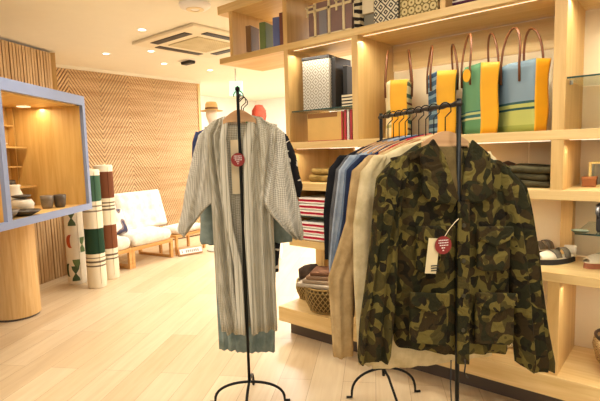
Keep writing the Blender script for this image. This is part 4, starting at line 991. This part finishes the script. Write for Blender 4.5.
b = B(); box(b, (-.25, -.25, 0), (.25, .25, .5), .01); obj('plinth', b, WHITE, t)
b = B(); tubep(b, [(0, 0, .5), (0, 0, 1.2)], .02); obj('stand', b, METAL, t, smooth=True)
COR = fabric('coral_nylon', 'd9604a', 'c24f3c')
b = B(); cloth(b, [(-.07, 1.85, .07, 1.85, .06, 0), (-.17, 1.8, .17, 1.8, .1, 0), (-.18, 1.55, .18, 1.55, .14, 0), (-.18, 1.2, .18, 1.2, .15, 0)], N=32, fold=.01); obj('jacket', b, COR, t, smooth=True)
b = B(); lathe(b, [(0, 2.08), (.05, 2.07), (.095, 2.0), (.1, 1.92), (.08, 1.85), (.07, 1.82), (0, 1.82)], n=24); obj('hood', b, COR, t, smooth=True)
q = at(236, 90, 7.2)
t = thing('exit_sign', (q.x, q.y, 2.3), 'pale mint lit sign hanging from the ceiling behind the stand', 'sign', rz=KA)
b = B(); box(b, (-.1, -.025, 0), (.1, .025, .22), .006); obj('light_box', b, emis('mint_glow', 'b9efd2', .9), t)
b = B(); tubep(b, [(0, 0, .22), (0, 0, .4)], .01); obj('rod', b, METAL, t)
b = B(); box(b, (-5.3, 8.17, 0), (-5.24, 8.2, 2.3)); box(b, (-4.2, 8.17, 0), (-4.14, 8.2, 2.3)); box(b, (-5.3, 8.17, 2.3), (-4.14, 8.2, 2.36)); struct('trim_2', b, CREAM)
b = B(); box(b, (-4.0, 6.0, 0), (-3.7, 6.3, 2.7)); struct('wall_pillar', b, WHITE)

# ------------------------------------------------------------------ light
wd = bpy.data.worlds.new('world'); S.world = wd; wd.use_nodes = True
wd.node_tree.nodes['Background'].inputs[0].default_value = (1, .97, .92, 1); wd.node_tree.nodes['Background'].inputs[1].default_value = 1.0
def spot(x, y, e, ang=130, col=(1, .96, .86), blend=.8, r=.05):
    L = bpy.data.lights.new('downlight_lamp', 'SPOT'); L.energy = e; L.spot_size = math.radians(ang); L.spot_blend = blend; L.color = col; L.shadow_soft_size = r
    o = bpy.data.objects.new('downlight_lamp', L); COL.objects.link(o); o.location = (x, y, 2.685)
for x, y in lights: spot(x, y, 38)
for x, y in ((-2.9, .3), (-1.2, -.3), (.4, .8), (-2.2, -1.4), (-3.8, -1), (-.9, .9), (.5, -1.2), (-3.4, 1.6), (-.2, 1.7)): spot(x, y, 50)
def washer(x, y, tx, ty, tz, e, ang=60):
    spot(x, y, e, ang, blend=.9); o = COL.objects[-1]; o = [q for q in COL.objects if q.name.startswith('downlight_lamp')][-1]
    o.rotation_euler = (Vector((tx, ty, tz))-o.location).to_track_quat('-Z', 'Y').to_euler()
WASH = ((-2.3, 1.1, -2.1, 2.7, 1.3), (-1.5, .8, -1.3, 2.7, 1.7), (-.7, .8, -.7, 2.7, 1.6), (0, .9, -.1, 2.7, 1.2), (-2.6, .2, -1.9, 1.75, 1.0))
for a in WASH: washer(*a, 70)
for x, y in ((-6.2, 3.7), (-6.2, 4.6), (-6.1, 2.9)): spot(x, y, 10, 100)
for x, y, e in ((-5.6, 6.6, 130), (-3.0, 4.6, 90), (-1.0, 4.6, 80), (-3.2, 7.0, 110), (.6, 4.6, 50)):
    L = bpy.data.lights.new('ceiling_panel_lamp', 'AREA'); L.size = 1.2; L.energy = e; L.color = (1, .98, .94)
    o = bpy.data.objects.new('ceiling_panel_lamp', L); COL.objects.link(o); o.location = (x, y, 2.68)

vs = S.view_settings; vs.view_transform = 'Standard'; vs.look = 'None'; vs.gamma = 1; vs.exposure = -.1
vs.use_curve_mapping = False
